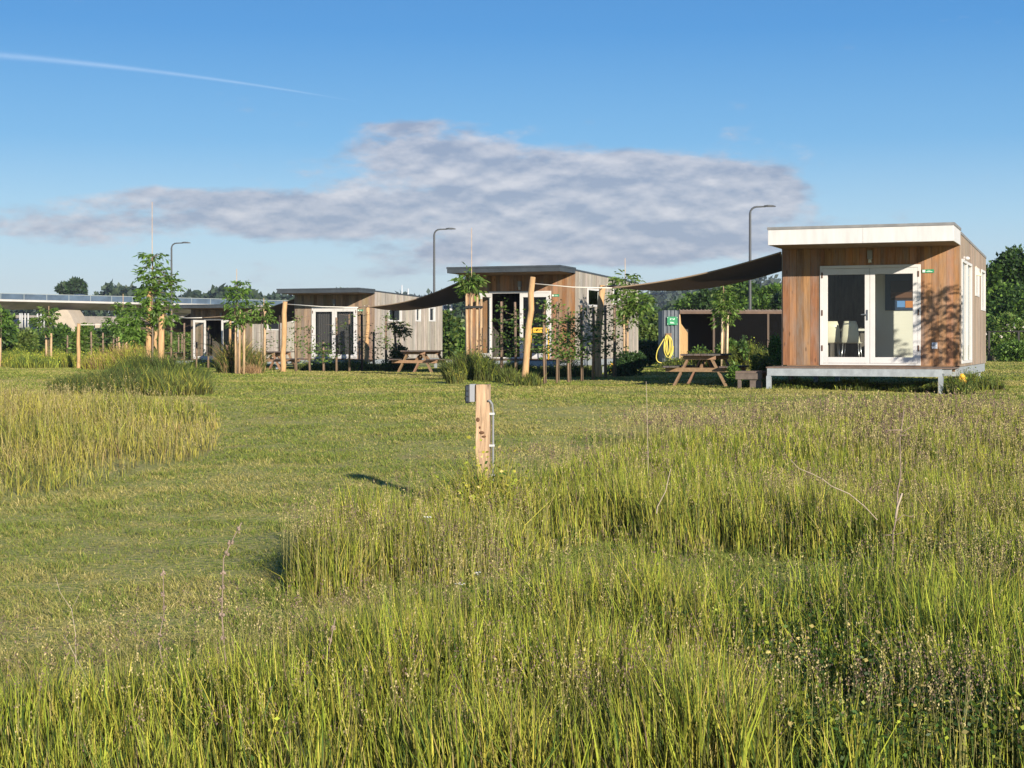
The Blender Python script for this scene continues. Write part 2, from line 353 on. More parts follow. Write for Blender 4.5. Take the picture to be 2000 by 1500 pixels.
RC = poly_w([(-500, 1010), (0, 985), (120, 965), (260, 930), (400, 895), (435, 860), (425, 810), (385, 800), (300, 788), (120, 782), (0, 778), (-400, 775)])
def edge_dist(x, y, poly):
    d = np.full(len(x), 1e9); n = len(poly)
    for i in range(n):
        ax, ay = poly[i]; bx, by = poly[(i + 1) % n]; ux, uy = bx - ax, by - ay; L2_ = ux * ux + uy * uy + 1e-9
        t = np.clip(((x - ax) * ux + (y - ay) * uy) / L2_, 0, 1); d = np.minimum(d, np.hypot(x - ax - t * ux, y - ay - t * uy))
    return d
def taper(x, y, poly, w, seed=0):
    d = edge_dist(x, y, poly) * (.5 + vnoise(x, y, .5, seed) * 1.1); return .25 + .75 * np.clip(d / w, 0, 1) ** .7
def near_sample(R, n, z0, z1, a, wf=.40, wadd=.8):
    k = 2 - a; u = R.rand(n)
    Z = (z0 ** k + u * (z1 ** k - z0 ** k)) ** (1 / k) if abs(k) > 1e-3 else z0 * (z1 / z0) ** u
    x = (R.rand(n) * 2 - 1) * (wf * Z + wadd); return x, Z
def pal_mix(R, n, names, wts, varn=.38):
    idx = R.choice(len(names), n, p=np.array(wts) / sum(wts)); a = np.array([PAL[k][0] for k in names])[idx]; b = np.array([PAL[k][1] for k in names])[idx]
    f = R.rand(n)[:, None]; c = a * (1 - f) + b * f; return c * (1 + (R.rand(n)[:, None] - .5) * 2 * varn)
def make_blades(R, x, Z, H, names, wts, leanf=.3, wmin=.0035, wpx=.75, clump=0.0, tipdry=.3):
    n = len(x); B = np.stack([x, Z, g(x, Z) - .01], 1); wid = np.maximum(wmin * (.7 + R.rand(n) * .8), Z / 1536 * wpx * (.7 + .6 * R.rand(n)))
    th = R.rand(n) * 6.283; ln = R.gamma(2.0, .5, n) * leanf * H
    wind = np.array([-.25, .05]) * (H * leanf)[:, None]
    lean = np.stack([np.cos(th), np.sin(th)], 1) * ln[:, None] + wind
    c1 = pal_mix(R, n, names, wts); c0 = c1 * .45 + np.array([.10, .075, .035]) * .6; c1 = c1 * (1 - tipdry * .3)  # foot colour: thatch brown, also darkened to put shade between the blades
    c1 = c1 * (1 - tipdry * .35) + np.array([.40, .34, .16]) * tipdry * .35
    fac = R.rand(n) * math.pi * 1.0
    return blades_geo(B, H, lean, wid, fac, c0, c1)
def heads(R, x, Z, H, col, per=9, spread=.05, size=.02, lenf=.22):
    """flowering stems: thin stem with a loose panicle of small spikelets"""
    n = len(x); B = np.stack([x, Z, g(x, Z)], 1); wid = np.maximum(.0018, Z / 1536 * .5)
    th = R.rand(n) * 6.283; lean = np.stack([np.cos(th), np.sin(th)], 1) * (H * .18 * R.rand(n))[:, None]
    cs = np.tile([.30, .28, .10], (n, 1)) * (.7 + .6 * R.rand(n))[:, None]
    st = blades_geo(B, H, lean, wid * np.ones(n), R.rand(n) * 3.14, cs, cs)
    t = 1 - lenf * R.rand(n, per); P = B[:, None, :] + np.concatenate([lean[:, None, :] * (t ** 2)[:, :, None], (H[:, None] * t * .97)[:, :, None]], 2)
    sp = (1.05 - t) / lenf * spread; ph = R.rand(n, per) * 6.283
    P = P + np.stack([np.cos(ph) * sp * R.rand(n, per), np.sin(ph) * sp * R.rand(n, per), np.zeros((n, per))], 2)
    P = P.reshape(-1, 3); m = len(P); D = np.stack([R.randn(m) * .5, R.randn(m) * .5, np.abs(R.randn(m)) + .5], 1); D /= np.linalg.norm(D, axis=1)[:, None]
    sz = np.maximum(size, P[:, 1] / 1536 * 1.3) * (.6 + .8 * R.rand(m))
    C = np.array(col)[None] * (.6 + .8 * R.rand(m))[:, None]
    return merge([st, leaves_geo(P, D, ortho(R, D), sz, sz * .6, C)])
def build_grass():
    R = np.random.RandomState(5)
    # mown lawn
    n = 1150000; x, Z = near_sample(R, n, 4.6, 78, 1.5, .38, .6)
    nz = vnoise(x, Z, 1.1, 3) * .3 + vnoise(x, Z, .28, 4) * .4 + vnoise(x, Z, .10, 6) * .3
    bare = vnoise(x, Z, .9, 8) + .35 * vnoise(x, Z, .3, 9) > 1.08
    keep = ~in_poly(x, Z, RA) & ~in_poly(x, Z, RB) & ~in_poly(x, Z, RC) & ~(bare & (R.rand(n) < .75)) & (R.rand(n) < .55 + .9 * nz)
    x, Z, nz = x[keep], Z[keep], nz[keep]
    H = (.016 + .068 * nz ** 2.2) * (.6 + .8 * R.rand(len(x))); dry = .75 * vnoise(x * .6, Z, 1.7, 21) + .5 * vnoise(x, Z, .45, 22) + .35 * vnoise(x, Z, .16, 23)
    med = in_poly(x, Z, RM); H = np.where(med, H * (1.3 + 1.6 * R.rand(len(x)) ** 2 * (vnoise(x, Z, .4, 71) > .4)), H)
    isd = R.rand(len(x)) < np.clip(.48 + (dry - .78) * 2.4, .05, .97)
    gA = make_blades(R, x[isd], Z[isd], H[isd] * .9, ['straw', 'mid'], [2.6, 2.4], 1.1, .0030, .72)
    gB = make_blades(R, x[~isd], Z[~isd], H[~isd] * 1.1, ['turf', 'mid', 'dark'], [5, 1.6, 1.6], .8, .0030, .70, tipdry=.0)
    np_mesh('mown_grass', *merge([gA, gB]), M_grass, label='short mown lawn with dry yellow and green blades', kind='stuff', cat='grass')
    # tall meadow on the right and in the foreground
    n = 720000; x, Z = near_sample(R, n, 4.3, 27, 1.5, .40, .9)
    inA = in_poly(x, Z, RA); inB = in_poly(x, Z, RB); nz = vnoise(x, Z, .55, 11) * .55 + vnoise(x, Z, .2, 12) * .45; big = vnoise(x, Z, 2.2, 13)
    keep = (inA | inB) & (R.rand(n) < .02 + 1.55 * nz ** 1.25)
    x, Z, nz, big, inA = x[keep], Z[keep], nz[keep], big[keep], inA[keep]
    H = np.where(inA, .36, .40) * (.35 + 1.0 * nz) * (.35 + .85 * R.rand(len(x)) ** .8); H *= np.interp(Z, [4, 12, 22, 27], [1, 1.05, .85, .6])
    H *= np.interp(1000 + x / Z * F, [0, 450, 800], [.72, .80, 1])
    H *= np.where(inA, taper(x, Z, RA, np.interp(Z, [5, 12, 20], [.12, .35, 1.8]), 61), taper(x, Z, RB, .28, 62))
    inD = in_poly(x, Z, RD) & (R.rand(len(x)) < .8); k1 = (R.rand(len(x)) < .25 + .5 * big) & ~inD
    dk = (~k1) & ((R.rand(len(x)) < .24) | (inD & (R.rand(len(x)) < .5)))
    k2 = (~k1) & (~dk)
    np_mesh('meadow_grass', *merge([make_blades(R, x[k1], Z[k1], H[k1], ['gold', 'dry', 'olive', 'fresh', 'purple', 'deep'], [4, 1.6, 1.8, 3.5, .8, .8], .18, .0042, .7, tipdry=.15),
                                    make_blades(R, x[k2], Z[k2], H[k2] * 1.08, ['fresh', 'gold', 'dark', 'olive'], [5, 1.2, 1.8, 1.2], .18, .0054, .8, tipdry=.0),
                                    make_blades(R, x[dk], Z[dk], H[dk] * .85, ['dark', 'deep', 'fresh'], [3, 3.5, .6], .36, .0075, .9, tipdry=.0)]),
            M_grass, label='knee-high wild meadow grass in the foreground and right', kind='stuff', cat='grass')
    n = 80000; x, Z = near_sample(R, n, 4.4, 26, 1.3, .40, .9); ok = (in_poly(x, Z, RA) | in_poly(x, Z, RB)) & (R.rand(n) < .10 + 1.1 * vnoise(x, Z, 1.2, 31) ** 2)
    x, Z = x[ok], Z[ok]; H = (.30 + .20 * R.rand(len(x))) * (.75 + .5 * vnoise(x, Z, .9, 32)); t = R.rand(len(x))
    hs = []
    for lo, hi, c, per, spd in ((0, .45, (.20, .135, .11), 16, .026), (.45, .85, (.46, .38, .18), 14, .014), (.85, 1, (.38, .36, .11), 12, .008)):
        q = (t >= lo) & (t < hi); hs.append(heads(R, x[q], Z[q], H[q], c, per, spd, .0072))
    np_mesh('grass_seed_heads', *merge(hs), M_grass, label='purple-brown and straw seed heads above the meadow grass', kind='stuff', cat='grass')
    # low broad-leaved weeds in the foreground meadow
    n = 110000; x, Z = near_sample(R, n, 4.4, 12, 1.6, .40, .8); ok = (in_poly(x, Z, RB) & (vnoise(x, Z, .7, 41) > .80)) | (in_poly(x, Z, RD) & (vnoise(x, Z, .5, 42) > .35))
    x, Z = x[ok], Z[ok]; m = len(x); P = np.stack([x, Z, g(x, Z) + .06 + .26 * R.rand(m) ** .7], 1); D = np.stack([R.randn(m), R.randn(m), R.rand(m) * .9], 1); D /= np.linalg.norm(D, axis=1)[:, None]
    np_mesh('meadow_weeds', *leaves_geo(P, D, ortho(R, D), .012 + .014 * R.rand(m), .008 + .008 * R.rand(m), pal_mix(R, m, ['dark', 'deep', 'olive', 'dry', 'fresh'], [3, 2.5, 2, .5, .8])),
            M_leaf, label='small-leaved clover and weeds between the foreground grass stems', kind='stuff', cat='weeds')
    # dry meadow on the left
    n = 210000; x, Z = near_sample(R, n, 11, 60, 1.2, .38, .8); nz = vnoise(x, Z, .8, 51) * .6 + vnoise(x, Z, .3, 52) * .4
    ok = in_poly(x, Z, RC) & (R.rand(n) < .2 + 1.2 * nz); x, Z, nz = x[ok], Z[ok], nz[ok]
    H = (.34 + .22 * nz) * (.5 + .7 * R.rand(len(x))); H *= np.interp(Z, [11, 30, 50], [.85, .9, .5]) * taper(x, Z, RC, 1.6, 63) * (.6 + .8 * vnoise(x, Z, 2.5, 64)); tan = vnoise(x, Z, 1.8, 65) > .64
    hx = (.2 + .4 * R.rand(len(x))) 
    q = R.rand(len(x)) < .16
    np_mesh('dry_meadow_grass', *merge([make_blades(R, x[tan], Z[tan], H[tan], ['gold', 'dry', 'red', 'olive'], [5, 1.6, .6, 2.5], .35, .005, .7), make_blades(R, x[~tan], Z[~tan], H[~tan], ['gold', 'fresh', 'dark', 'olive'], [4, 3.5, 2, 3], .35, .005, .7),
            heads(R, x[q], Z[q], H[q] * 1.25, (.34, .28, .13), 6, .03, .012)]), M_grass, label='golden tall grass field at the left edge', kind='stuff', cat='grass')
build_grass()

def tuft(name, px, Z, r, h, names, wts, n, label, ry=None, seed=0, group=None, lean=.35, kind='stuff', cat='grass', leafy=0.):
    R = np.random.RandomState((seed + int(px) % 99991) * 7 + int(Z)); c = G(px, Z); a = R.rand(n) * 6.283; rr = np.sqrt(R.rand(n)) * r
    x = c.x + np.cos(a) * rr; y = c.y + np.sin(a) * rr * ((ry or r) / r); H = h * (1 - .45 * (rr / r) ** 2) * (.45 + .65 * R.rand(n)) * (.6 + .8 * vnoise(x, y, r * .35 + .1, seed + 3))
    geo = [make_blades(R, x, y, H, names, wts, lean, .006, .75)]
    if leafy:
        m = int(n * leafy); k = R.randint(0, n, m); P = np.stack([x[k], y[k], g(x[k], y[k]) + H[k] * (.3 + .8 * R.rand(m))], 1); D = rand_unit(R, m); D[:, 2] = np.abs(D[:, 2]) * .6
        s = max(.035, Z / 1536 * 1.6); geo.append(leaves_geo(P, D, ortho(R, D), s * (.6 + R.rand(m)), s * .55 * (.6 + R.rand(m)), pal_mix(R, m, names, wts, .35)))
    return np_mesh(name, *merge(geo), M_grass, label=label, kind=kind, cat=cat, group=group)

# ------------------------------------------------------------------ foliage
def crown_geo(R, blobs, n, ls, cols, droop=0.0, aspect=.6, shell=.55, noise_s=1.0, jitter=.12):
    """blobs: (x,y,z,rx,ry,rz); leaves spread through the outer shell of every blob"""
    vol = np.array([b[3] * b[4] * b[5] for b in blobs]) ** .67; idx = R.choice(len(blobs), n, p=vol / vol.sum()); Bm = np.array(blobs)[idx]
    d = rand_unit(R, n); rad = (shell + (1 - shell) * R.rand(n)) * (1 + jitter * R.randn(n)); P = Bm[:, :3] + d * rad[:, None] * Bm[:, 3:6]
    nn = vnoise(P[:, 0] + P[:, 2] * .7, P[:, 2] * 1.3 + P[:, 1] * .6, noise_s, 5)
    ok = R.rand(n) < .15 + 1.3 * nn; P, d, nn = P[ok], d[ok], nn[ok]; m = len(P)
    D = d * .6 + rand_unit(R, m) * .8; D[:, 2] -= droop; D /= np.linalg.norm(D, axis=1)[:, None]
    c = np.array(cols); k = R.randint(0, len(c), m); C = c[k] * (.65 + .7 * R.rand(m))[:, None]
    s = ls * (.6 + .8 * R.rand(m)); return leaves_geo(P, D, ortho(R, D), s, s * aspect, C)
LG = [(.07, .14, .022), (.11, .20, .03), (.15, .25, .045)]; DG = [(.03, .065, .02), (.045, .09, .025), (.06, .115, .03)]
YG = [(.13, .18, .04), (.16, .22, .05), (.09, .15, .03)]; FAR = [(.045, .075, .045), (.06, .095, .05), (.075, .11, .055)]  # FAR: distance haze partly put into greyed leaf colours
def blobs_for(R, c, rx, ry, rz, k, sp=.62, sm=(.35, .6)):
    b = []
    for i in range(k):
        d = rand_unit(R, 1)[0]; f = sp * R.rand() ** .5; s = sm[0] + (sm[1] - sm[0]) * R.rand()
        b.append((c[0] + d[0] * rx * f, c[1] + d[1] * ry * f, c[2] + d[2] * rz * f, rx * s, ry * s, rz * s))
    return b
def shrub(name, x0, x1, ytop, ybot, Z, label, cols=LG, n=3500, ls=.2, cat='shrub', group=None, k=9, seed=1, depth=None, flowers=None):
    """rounded bush whose picture extent is x0..x1, ytop..ybot at distance Z"""
    R = np.random.RandomState((seed + int(x0) % 99991) * 3 + int(Z)); a = W(x0, ytop, Z); b = W(x1, ybot, Z); cx = (a.x + b.x) / 2; rx = (b.x - a.x) / 2
    zb = max(b.z, gz(cx, Z) - .1) if ybot > 640 else b.z; zb = min(zb, a.z - .5); rz = (a.z - zb) / 2; ry = depth or max(rx * .7, .6)
    bl = blobs_for(R, (cx, Z, (a.z + zb) / 2), rx, ry, rz, k, .75, (.38, .62)); geo = [crown_geo(R, bl, n, ls, cols, noise_s=max(.5, rx * .3))]
    if flowers:
        m = 60; q = R.randint(0, len(bl), m); Bq = np.array(bl)[q]; d = rand_unit(R, m); d[:, 1] = -np.abs(d[:, 1]); P = Bq[:, :3] + d * Bq[:, 3:6] * 1.03; geo.append(leaves_geo(P, rand_unit(R, m), rand_unit(R, m), np.full(m, .16), np.full(m, .16), np.tile(flowers, (m, 1))))
    return np_mesh(name, *merge(geo), M_leaf, label=label, cat=cat, group=group)
def big_tree(px, ytop, wpx, ycb, Z, label, cols=DG, n=6000, ls=.3, seed=1, k=14, group=None, trunk_r=.2, sp=.72, sm=(.28, .5)):
    R = np.random.RandomState((seed + int(px) % 99991)); t = W(px, ytop, Z); cb = W(px, ycb, Z); base = G(px, Z); rx = wpx / 2 / F * Z; rz = (t.z - cb.z) / 2
    o = empty('tree', base, 0, label, 'tree', group); c = (0, 0, (t.z + cb.z) / 2 - base.z)
    bl = blobs_for(R, c, rx, rx * .8, rz, k, sp, sm); np_mesh('crown', *crown_geo(R, bl, n, ls, cols, noise_s=rx * .3), M_leaf, parent=o)
    m = MB(); m.tube([(0, 0, -.1), (.05, 0, c[2] * .5), (0, .05, c[2])], [trunk_r, trunk_r * .8, trunk_r * .5], 8)
    for b in bl[:6]: m.tube([(0, 0, c[2] * .6), (b[0], b[1], b[2])], [trunk_r * .4, trunk_r * .12], 5)
    m.build('trunk', M_bark, o); return o

def young_tree(px, Z, crown, label, stakes=(), stake_top=None, cane=None, lean=0, n=420, ls=.15, group='young staked trees', cols=LG, seed=3, tie=True, trunk_r=.02, stake_mat=None, stake_r=.035, nb=7):
    """crown: list of (px, py, rx_px, ry_px) picture blobs"""
    R = np.random.RandomState((seed + int(px) % 99991)); rr = random.Random(seed + int(px)); b = G(px, Z); o = empty('young_tree', b, 0, label, 'young tree', group); s = Z / F
    bl = []
    for (cx, cy, rx, ry) in crown:
        p = W(cx, cy, Z) - b; bl.append((p.x, (R.rand() - .5) * rx * s, p.z, rx * s, rx * s * .8, ry * s))
    top = max(q[2] + q[5] for q in bl)
    m = MB(); pts = [(0, 0, -.05)] + [(rr.uniform(-.02, .02) + bl[0][0] * i / 5, rr.uniform(-.02, .02), top * i / 5.2) for i in range(1, 6)]
    m.tube(pts, [trunk_r * (1 - .13 * i) for i in range(6)], 6)
    for q in bl:
        for _ in range(nb):
            h = max(.3, q[2] - q[5] * rr.uniform(-.6, .9)); h = min(h, top * .93); e = (q[0] + rr.uniform(-1, 1) * q[3] * .95, q[1] + rr.uniform(-1, 1) * q[4] * .9, min(top, h + rr.uniform(.05, .5) * q[5]))
            f = h / top; m.tube([(bl[0][0] * f, 0, h), ((bl[0][0] * f + e[0]) / 2, e[1] / 2, (h + e[2]) / 2 + .03), e], [trunk_r * .4, trunk_r * .28, trunk_r * .15], 4)
    m.build('trunk', M_bark, o)
    # leaves hang in small sprays along twigs
    geo = []; ns = max(6, n // 7); vol = np.array([q[3] * q[5] for q in bl]); idx = R.choice(len(bl), ns, p=vol / vol.sum()); Q = np.array(bl)[idx]
    dd = rand_unit(R, ns); C0 = Q[:, :3] + dd * (R.rand(ns) ** .45)[:, None] * Q[:, 3:6] * .92
    ax = dd.copy(); ax[:, 2] = ax[:, 2] * .3 - .15; ax /= np.linalg.norm(ax, axis=1)[:, None]
    P = (C0[:, None, :] + ax[:, None, :] * (np.linspace(0, 1.4, 7)[None, :, None] * ls)).reshape(-1, 3); AX = np.repeat(ax, 7, 0)
    sgn = np.tile([1, -1, 1, -1, 1, -1, 1], ns)[:, None]; sd_ = np.cross(AX, [0, 0, 1.]); D = AX * .6 + sd_ * sgn * .6 + rand_unit(R, len(P)) * .55; D[:, 2] -= .45; D /= np.linalg.norm(D, axis=1)[:, None]
    cc = np.array(cols)[R.randint(0, len(cols), len(P))] * (.7 + .7 * R.rand(len(P)))[:, None]; l = ls * (.6 + .6 * R.rand(len(P)))
    np_mesh('crown', *leaves_geo(P, D, ortho(R, D) * .5 + AX * .5, l, l * .55, cc), M_leaf, parent=o)
    for (sx, sy) in stakes:
        p = W(sx, sy, Z) - b; m = MB(); x0 = p.x + rr.uniform(-.03, .03); dy = rr.uniform(-.12, .12)
        m.tube([(x0, dy, -.1), (x0 * .6 + p.x * .4, dy, p.z * .5), (p.x, dy, p.z)], [stake_r * 1.05, stake_r, stake_r * .95], 8, jit=.08, rnd=rr); m.build('stake', stake_mat or M_stake, o)
    if len(stakes) > 1 and tie:
        p = W(stakes[0][0], stakes[0][1], Z) - b; q = W(stakes[-1][0], stakes[-1][1], Z) - b; h = min(p.z, q.z) - .22
        m = MB(); m.bar((p.x - stake_r, -.05, h), (q.x + stake_r, -.05, h), .02, .06); m.bar((p.x - stake_r, .05, h), (q.x + stake_r, .05, h), .02, .06); m.build('tie', M_black, o)
    if cane:
        p = W(cane[0], cane[1], Z) - b; m = MB(); m.tube([(p.x * .7, .03, .1), (p.x, .03, p.z)], [.009 * max(1, Z / 32), .006 * max(1, Z / 32)], 5); m.build('bamboo_cane', mat('bamboo', (.55, .38, .22), noise=8, amount=.3), o)
    return o

# ------------------------------------------------------------------ cabins
def wood_col(rr, base, var=.32, hue=.10):
    f = 1 + rr.uniform(-var, var); return (base[0] * f * (1 + rr.uniform(-hue, hue)), base[1] * f, base[2] * f * (1 + rr.uniform(-hue, hue)))
CW, CL = 3.667, 6.72
def cabin(X, Z, zf, label, front_col, side_col, white_fascia, door_open, wins, seed, lamp=True, side_lamp=None):
    rr = random.Random(seed); o = empty('cabin', (X, Z, zf), -A, label, 'cabin', 'holiday cabins in a row'); w, L = CW, CL
    dx, dw, dh = .80, 2.09, 2.11; d0 = -w + dx; d1 = d0 + dw; hS = 2.49 if white_fascia else 2.62; hF, hB = 2.71, 2.55
    top = lambda y: hF + (hB - hF) * y / L
    m = MB(); x = -w; bw = .148
    while x < -.001:
        x2 = min(x + bw, 0)
        cuts = [(x, x2)]
        for e in (d0, d1):
            cuts = [c for a, b in cuts for c in (((a, e), (e, b)) if a < e < b else ((a, b),))]
        c = wood_col(rr, front_col)
        for a, b in cuts:
            z0 = dh if (a >= d0 - 1e-6 and b <= d1 + 1e-6) else 0
            m.box(a + .002, -.022 - rr.uniform(0, .004), z0, b - .002, 0, hS, c)
        x = x2
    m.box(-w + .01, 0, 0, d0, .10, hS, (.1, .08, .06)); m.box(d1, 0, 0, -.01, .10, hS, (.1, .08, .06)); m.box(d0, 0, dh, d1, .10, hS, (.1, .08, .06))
    m.build('front_wall', M_clad, o)
    holes = [(y0, y1, z0, z1) for (y0, y1, z0, z1, k) in wins]
    def side(name, xs, sgn, col, hl):
        m = MB(); y = 0
        ev = sorted(set([0, L] + [h[0] for h in hl] + [h[1] for h in hl] + [i * .148 for i in range(1, 46)])); last = None
        for a, b in zip(ev[:-1], ev[1:]):
            if b - a < 1e-4: continue
            key = int((a + 1e-4) / .148); 
            if key != last: c = wood_col(rr, col, .2, .05); off = rr.uniform(0, .004); last = key
            g0 = .003 if abs(a / .148 - round(a / .148)) < .01 else 0
            segs = [(-.02, top((a + b) / 2))]
            for h in hl:
                if a >= h[0] - 1e-6 and b <= h[1] + 1e-6: segs = [(-.02, h[2]), (h[3], top((a + b) / 2))]
            for z0, z1 in segs:
                if z1 - z0 > .01: m.box(min(xs, xs + sgn * (.022 + off)), a + g0, z0, max(xs, xs + sgn * (.022 + off)), b, z1, c)
        # inner lining
        ev = sorted(set([.1, L] + [h[0] for h in hl] + [h[1] for h in hl]))
        for a, b in zip(ev[:-1], ev[1:]):
            segs = [(0, top(b))]
            for h in hl:
                if a >= h[0] - 1e-6 and b <= h[1] + 1e-6: segs = [(0, h[2]), (h[3], top(b))]
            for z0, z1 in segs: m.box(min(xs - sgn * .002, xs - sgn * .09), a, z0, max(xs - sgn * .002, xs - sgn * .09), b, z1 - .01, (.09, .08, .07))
        return m.build(name, M_clad, o)
    side('side_wall', 0, 1, side_col, holes); side('side_wall', -w, -1, side_col, [])
    m = MB(); m.box(-w, L - .1, 0, 0, L, hB - .02, (.12, .10, .08)); m.build('rear_wall', M_clad, o)
    # roof with overhang
    oh = 1.42; ft = .31 if white_fascia else .13; fz = 2.80 if white_fascia else 2.775; fb = fz - ft
    m = MB(); fm = M_whitef if white_fascia else M_dark
    m.box(-w - .02, -oh - .03, fb, -w * .48, -oh, fz); m.box(-w * .48 + .004, -oh - .03, fb, .02, -oh, fz); m.box(-w - .02, -oh, fb, -w + .01, -.026, fz); m.box(-.01, -oh, fb, .02, -.026, fz)
    m.build('fascia', fm, o, bevel=.004)
    m = MB(); m.add([(-w + .01, -oh, fb + .015), (-.01, -oh, fb + .015), (-.01, -.026, hS - .01 if white_fascia else hS - .01), (-w + .01, -.026, hS - .01)], [(0, 1, 2, 3)]); m.build('soffit', M_soff, o)
    m = MB(); t = .06
    def slab(y0, z0, y1, z1, th):
        vs = [(-w - .035, y0, z0), (.035, y0, z0), (.035, y1, z1), (-w - .035, y1, z1)]; vs += [(a, b, c + th) for a, b, c in vs]
        m.add(vs, [(0, 3, 2, 1), (4, 5, 6, 7), (0, 1, 5, 4), (1, 2, 6, 5), (2, 3, 7, 6), (3, 0, 4, 7)])
    slab(-oh - .045, fz + .004, 0, fz + (hF - fz) * .2 + .004, .055); slab(.002, hF + .005, L + .03, hB + .005, .055)
    m.build('roof', M_roof if white_fascia else M_dark, o)
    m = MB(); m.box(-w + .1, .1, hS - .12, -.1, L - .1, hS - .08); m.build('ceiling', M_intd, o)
    m = MB(); m.box(-w + .09, .102, .001, -.09, L - .1, .02); m.box(-w + .09, -.02, -.12, -.09, L, 0.0); m.build('floor_panel', mat('wood_floor', (.22, .13, .07), noise=6, amount=.3), o)
    # floor frame and legs
    m = MB(); m.box(-w, .0, -.22, -.01, .06, -.05); m.box(-.06, .0, -.22, .0, L, -.03); m.box(-w, .0, -.22, -w + .06, L, -.03); m.box(-w, L - .06, -.22, 0, L, -.03); m.build('floor_frame', M_galv, o)
    for (lx, ly) in ((-.12, .3), (-.12, 3.3), (-.12, 6.3), (-w + .12, .3), (-w + .12, 3.3), (-w + .12, 6.3)):
        m = MB(); m.box(lx - .05, ly - .05, -.62, lx + .05, ly + .05, -.2); m.build('foot', M_galv, o)
    # deck
    m = MB(); n = 10
    for i in range(n): m.box(-w - .05, -1.50 + i * .147, -.05, .0, -1.50 + i * .147 + .14, -.02 - rr.uniform(0, .003))
    d = m.build('deck', M_deck, o)
    m = MB(); m.box(-w - .03, -1.49, -.205, -.2, -1.43, -.055); m.box(-w - .03, -1.43, -.2, -w + .03, -.02, -.055); m.box(-.26, -1.43, -.2, -.2, -.02, -.055); m.box(-.2, -1.46, -.14, -.02, -1.40, -.055); m.build('deck_frame', M_galv, o)
    for lx in (-w + .0, -.23):
        m = MB(); m.box(lx - .045, -1.50, -.62, lx + .05, -1.41, -.207); m.build('deck_leg', M_galv, o)
    # double door
    dr = MB(); f = .06
    dr.box(d0, -.05, 0, d0 + f, .07, dh); dr.box(d1 - f, -.05, 0, d1, .07, dh); dr.box(d0 + f, -.05, dh - f, d1 - f, .07, dh); dr.box(d0 + f, -.05, 0, d1 - f, .07, .04)
    df = dr.build('door_frame', M_white, o, bevel=.004)
    xm = (d0 + d1) / 2
    def leaf(hx, sgn, open_a):
        """leaf hinged at hx, extending sgn"""
        W_ = dw / 2 - f - .004; R = Matrix.Translation((hx, -.045, 0)) @ Matrix.Rotation(-sgn * open_a, 4, 'Z'); m = MB()
        def bx(a, b, z0, z1): 
            x0, x1 = sorted((sgn * a, sgn * b)); m.box(x0, 0, z0, x1, .06, z1, M=R)
        bx(0, .10, .045, dh - f - .005); bx(W_ - .10, W_, .045, dh - f - .005); bx(.10, W_ - .10, .045, .17); bx(.10, W_ - .10, dh - f - .13, dh - f - .005)
        l = m.build('door_leaf', M_white, o, bevel=.004)
        g_ = MB(); x0, x1 = sorted((sgn * .10, sgn * (W_ - .10))); vs = [R @ Vector(p) for p in ((x0, .03, .17), (x1, .03, .17), (x1, .03, dh - f - .13), (x0, .03, dh - f - .13))]
        g_.add(vs, [(0, 1, 2, 3)]); g_.build('pane', GLASS, l)
        if sgn > 0:
            h = MB(); h.box(W_ - .06, -.02, .95, W_ - .03, -.001, 1.17, M=R); h.box(W_ - .17, -.06, 1.06, W_ - .03, -.045, 1.08, M=R); h.box(W_ - .05, -.05, 1.06, W_ - .035, -.02, 1.08, M=R); h.build('handle', mat('door_metal', (.3, .3, .3), metal=.8, rough=.3), l)
        for z in (.3, 1.05, 1.85):
            hg = MB(); hg.box(-.03 if sgn > 0 else -.0, -.015, z, 0 if sgn > 0 else .03, -.001, z + .12, M=R); hg.build('hinge', mat('hinge_brown', (.12, .07, .05)), l)
    leaf(d0 + f, 1, math.radians(door_open[0])); leaf(d1 - f, -1, math.radians(door_open[1]))
    # wall lamp above the door
    m = MB(); lx = -w * .5 + .02; m.box(lx - .05, -.11, 2.24, lx + .05, -.027, 2.42, (.25, .25, .25)); m.tube([(lx, -.08, 2.16), (lx, -.08, 2.24)], .035, 10, (.6, .6, .55)); m.build('wall_lamp', M_attr, o)
    # sign
    m = MB(); sx = -.62; m.box(sx - .13, -.045, 1.93, sx + .11, -.03, 2.0, (.02, .25, .12)); m.box(sx - .12, -.049, 1.94, sx - .065, -.0455, 1.99, (.8, .8, .7)); m.box(sx - .04, -.049, 1.945, sx + .08, -.0455, 1.96, (.6, .75, .6)); m.box(sx - .02, -.049, 1.97, sx + .04, -.0455, 1.98, (.4, .65, .45)); m.build('name_plate', M_attr, o)
    # side windows
    for (y0, y1, z0, z1, kind) in wins:
        m = MB(); t = .06; q = .045
        m.box(-.05, y0, z0, q, y0 + t, z1); m.box(-.05, y1 - t, z0, q, y1, z1); m.box(-.05, y0 + t, z0, q, y1 - t, z0 + t); m.box(-.05, y0 + t, z1 - t, q, y1 - t, z1)
        if kind == 'door': ym = (y0 + y1) / 2; m.box(-.04, ym - .05, z0 + t, q + .005, ym + .05, z1 - t)
        if kind == 'thick': m.box(-.04, y0 + t, z0 + t, q - .01, y0 + t + .06, z1 - t); m.box(-.04, y1 - t - .06, z0 + t, q - .01, y1 - t, z1 - t)
        wf = m.build('window', M_white, o, bevel=.003)
        g_ = MB(); g_.add([(.01, y0 + t, z0 + t), (.01, y1 - t, z0 + t), (.01, y1 - t, z1 - t), (.01, y0 + t, z1 - t)], [(0, 1, 2, 3)]); g_.build('pane', GLASS, wf)
    if side_lamp:
        m = MB(); y, z = side_lamp; m.box(.024, y - .03, z - .04, .05, y + .03, z + .04); m.ball((.09, y, z), .06, 10, sc=(1, 1, .7)); m.build('wall_lamp', M_white, o)
    return o
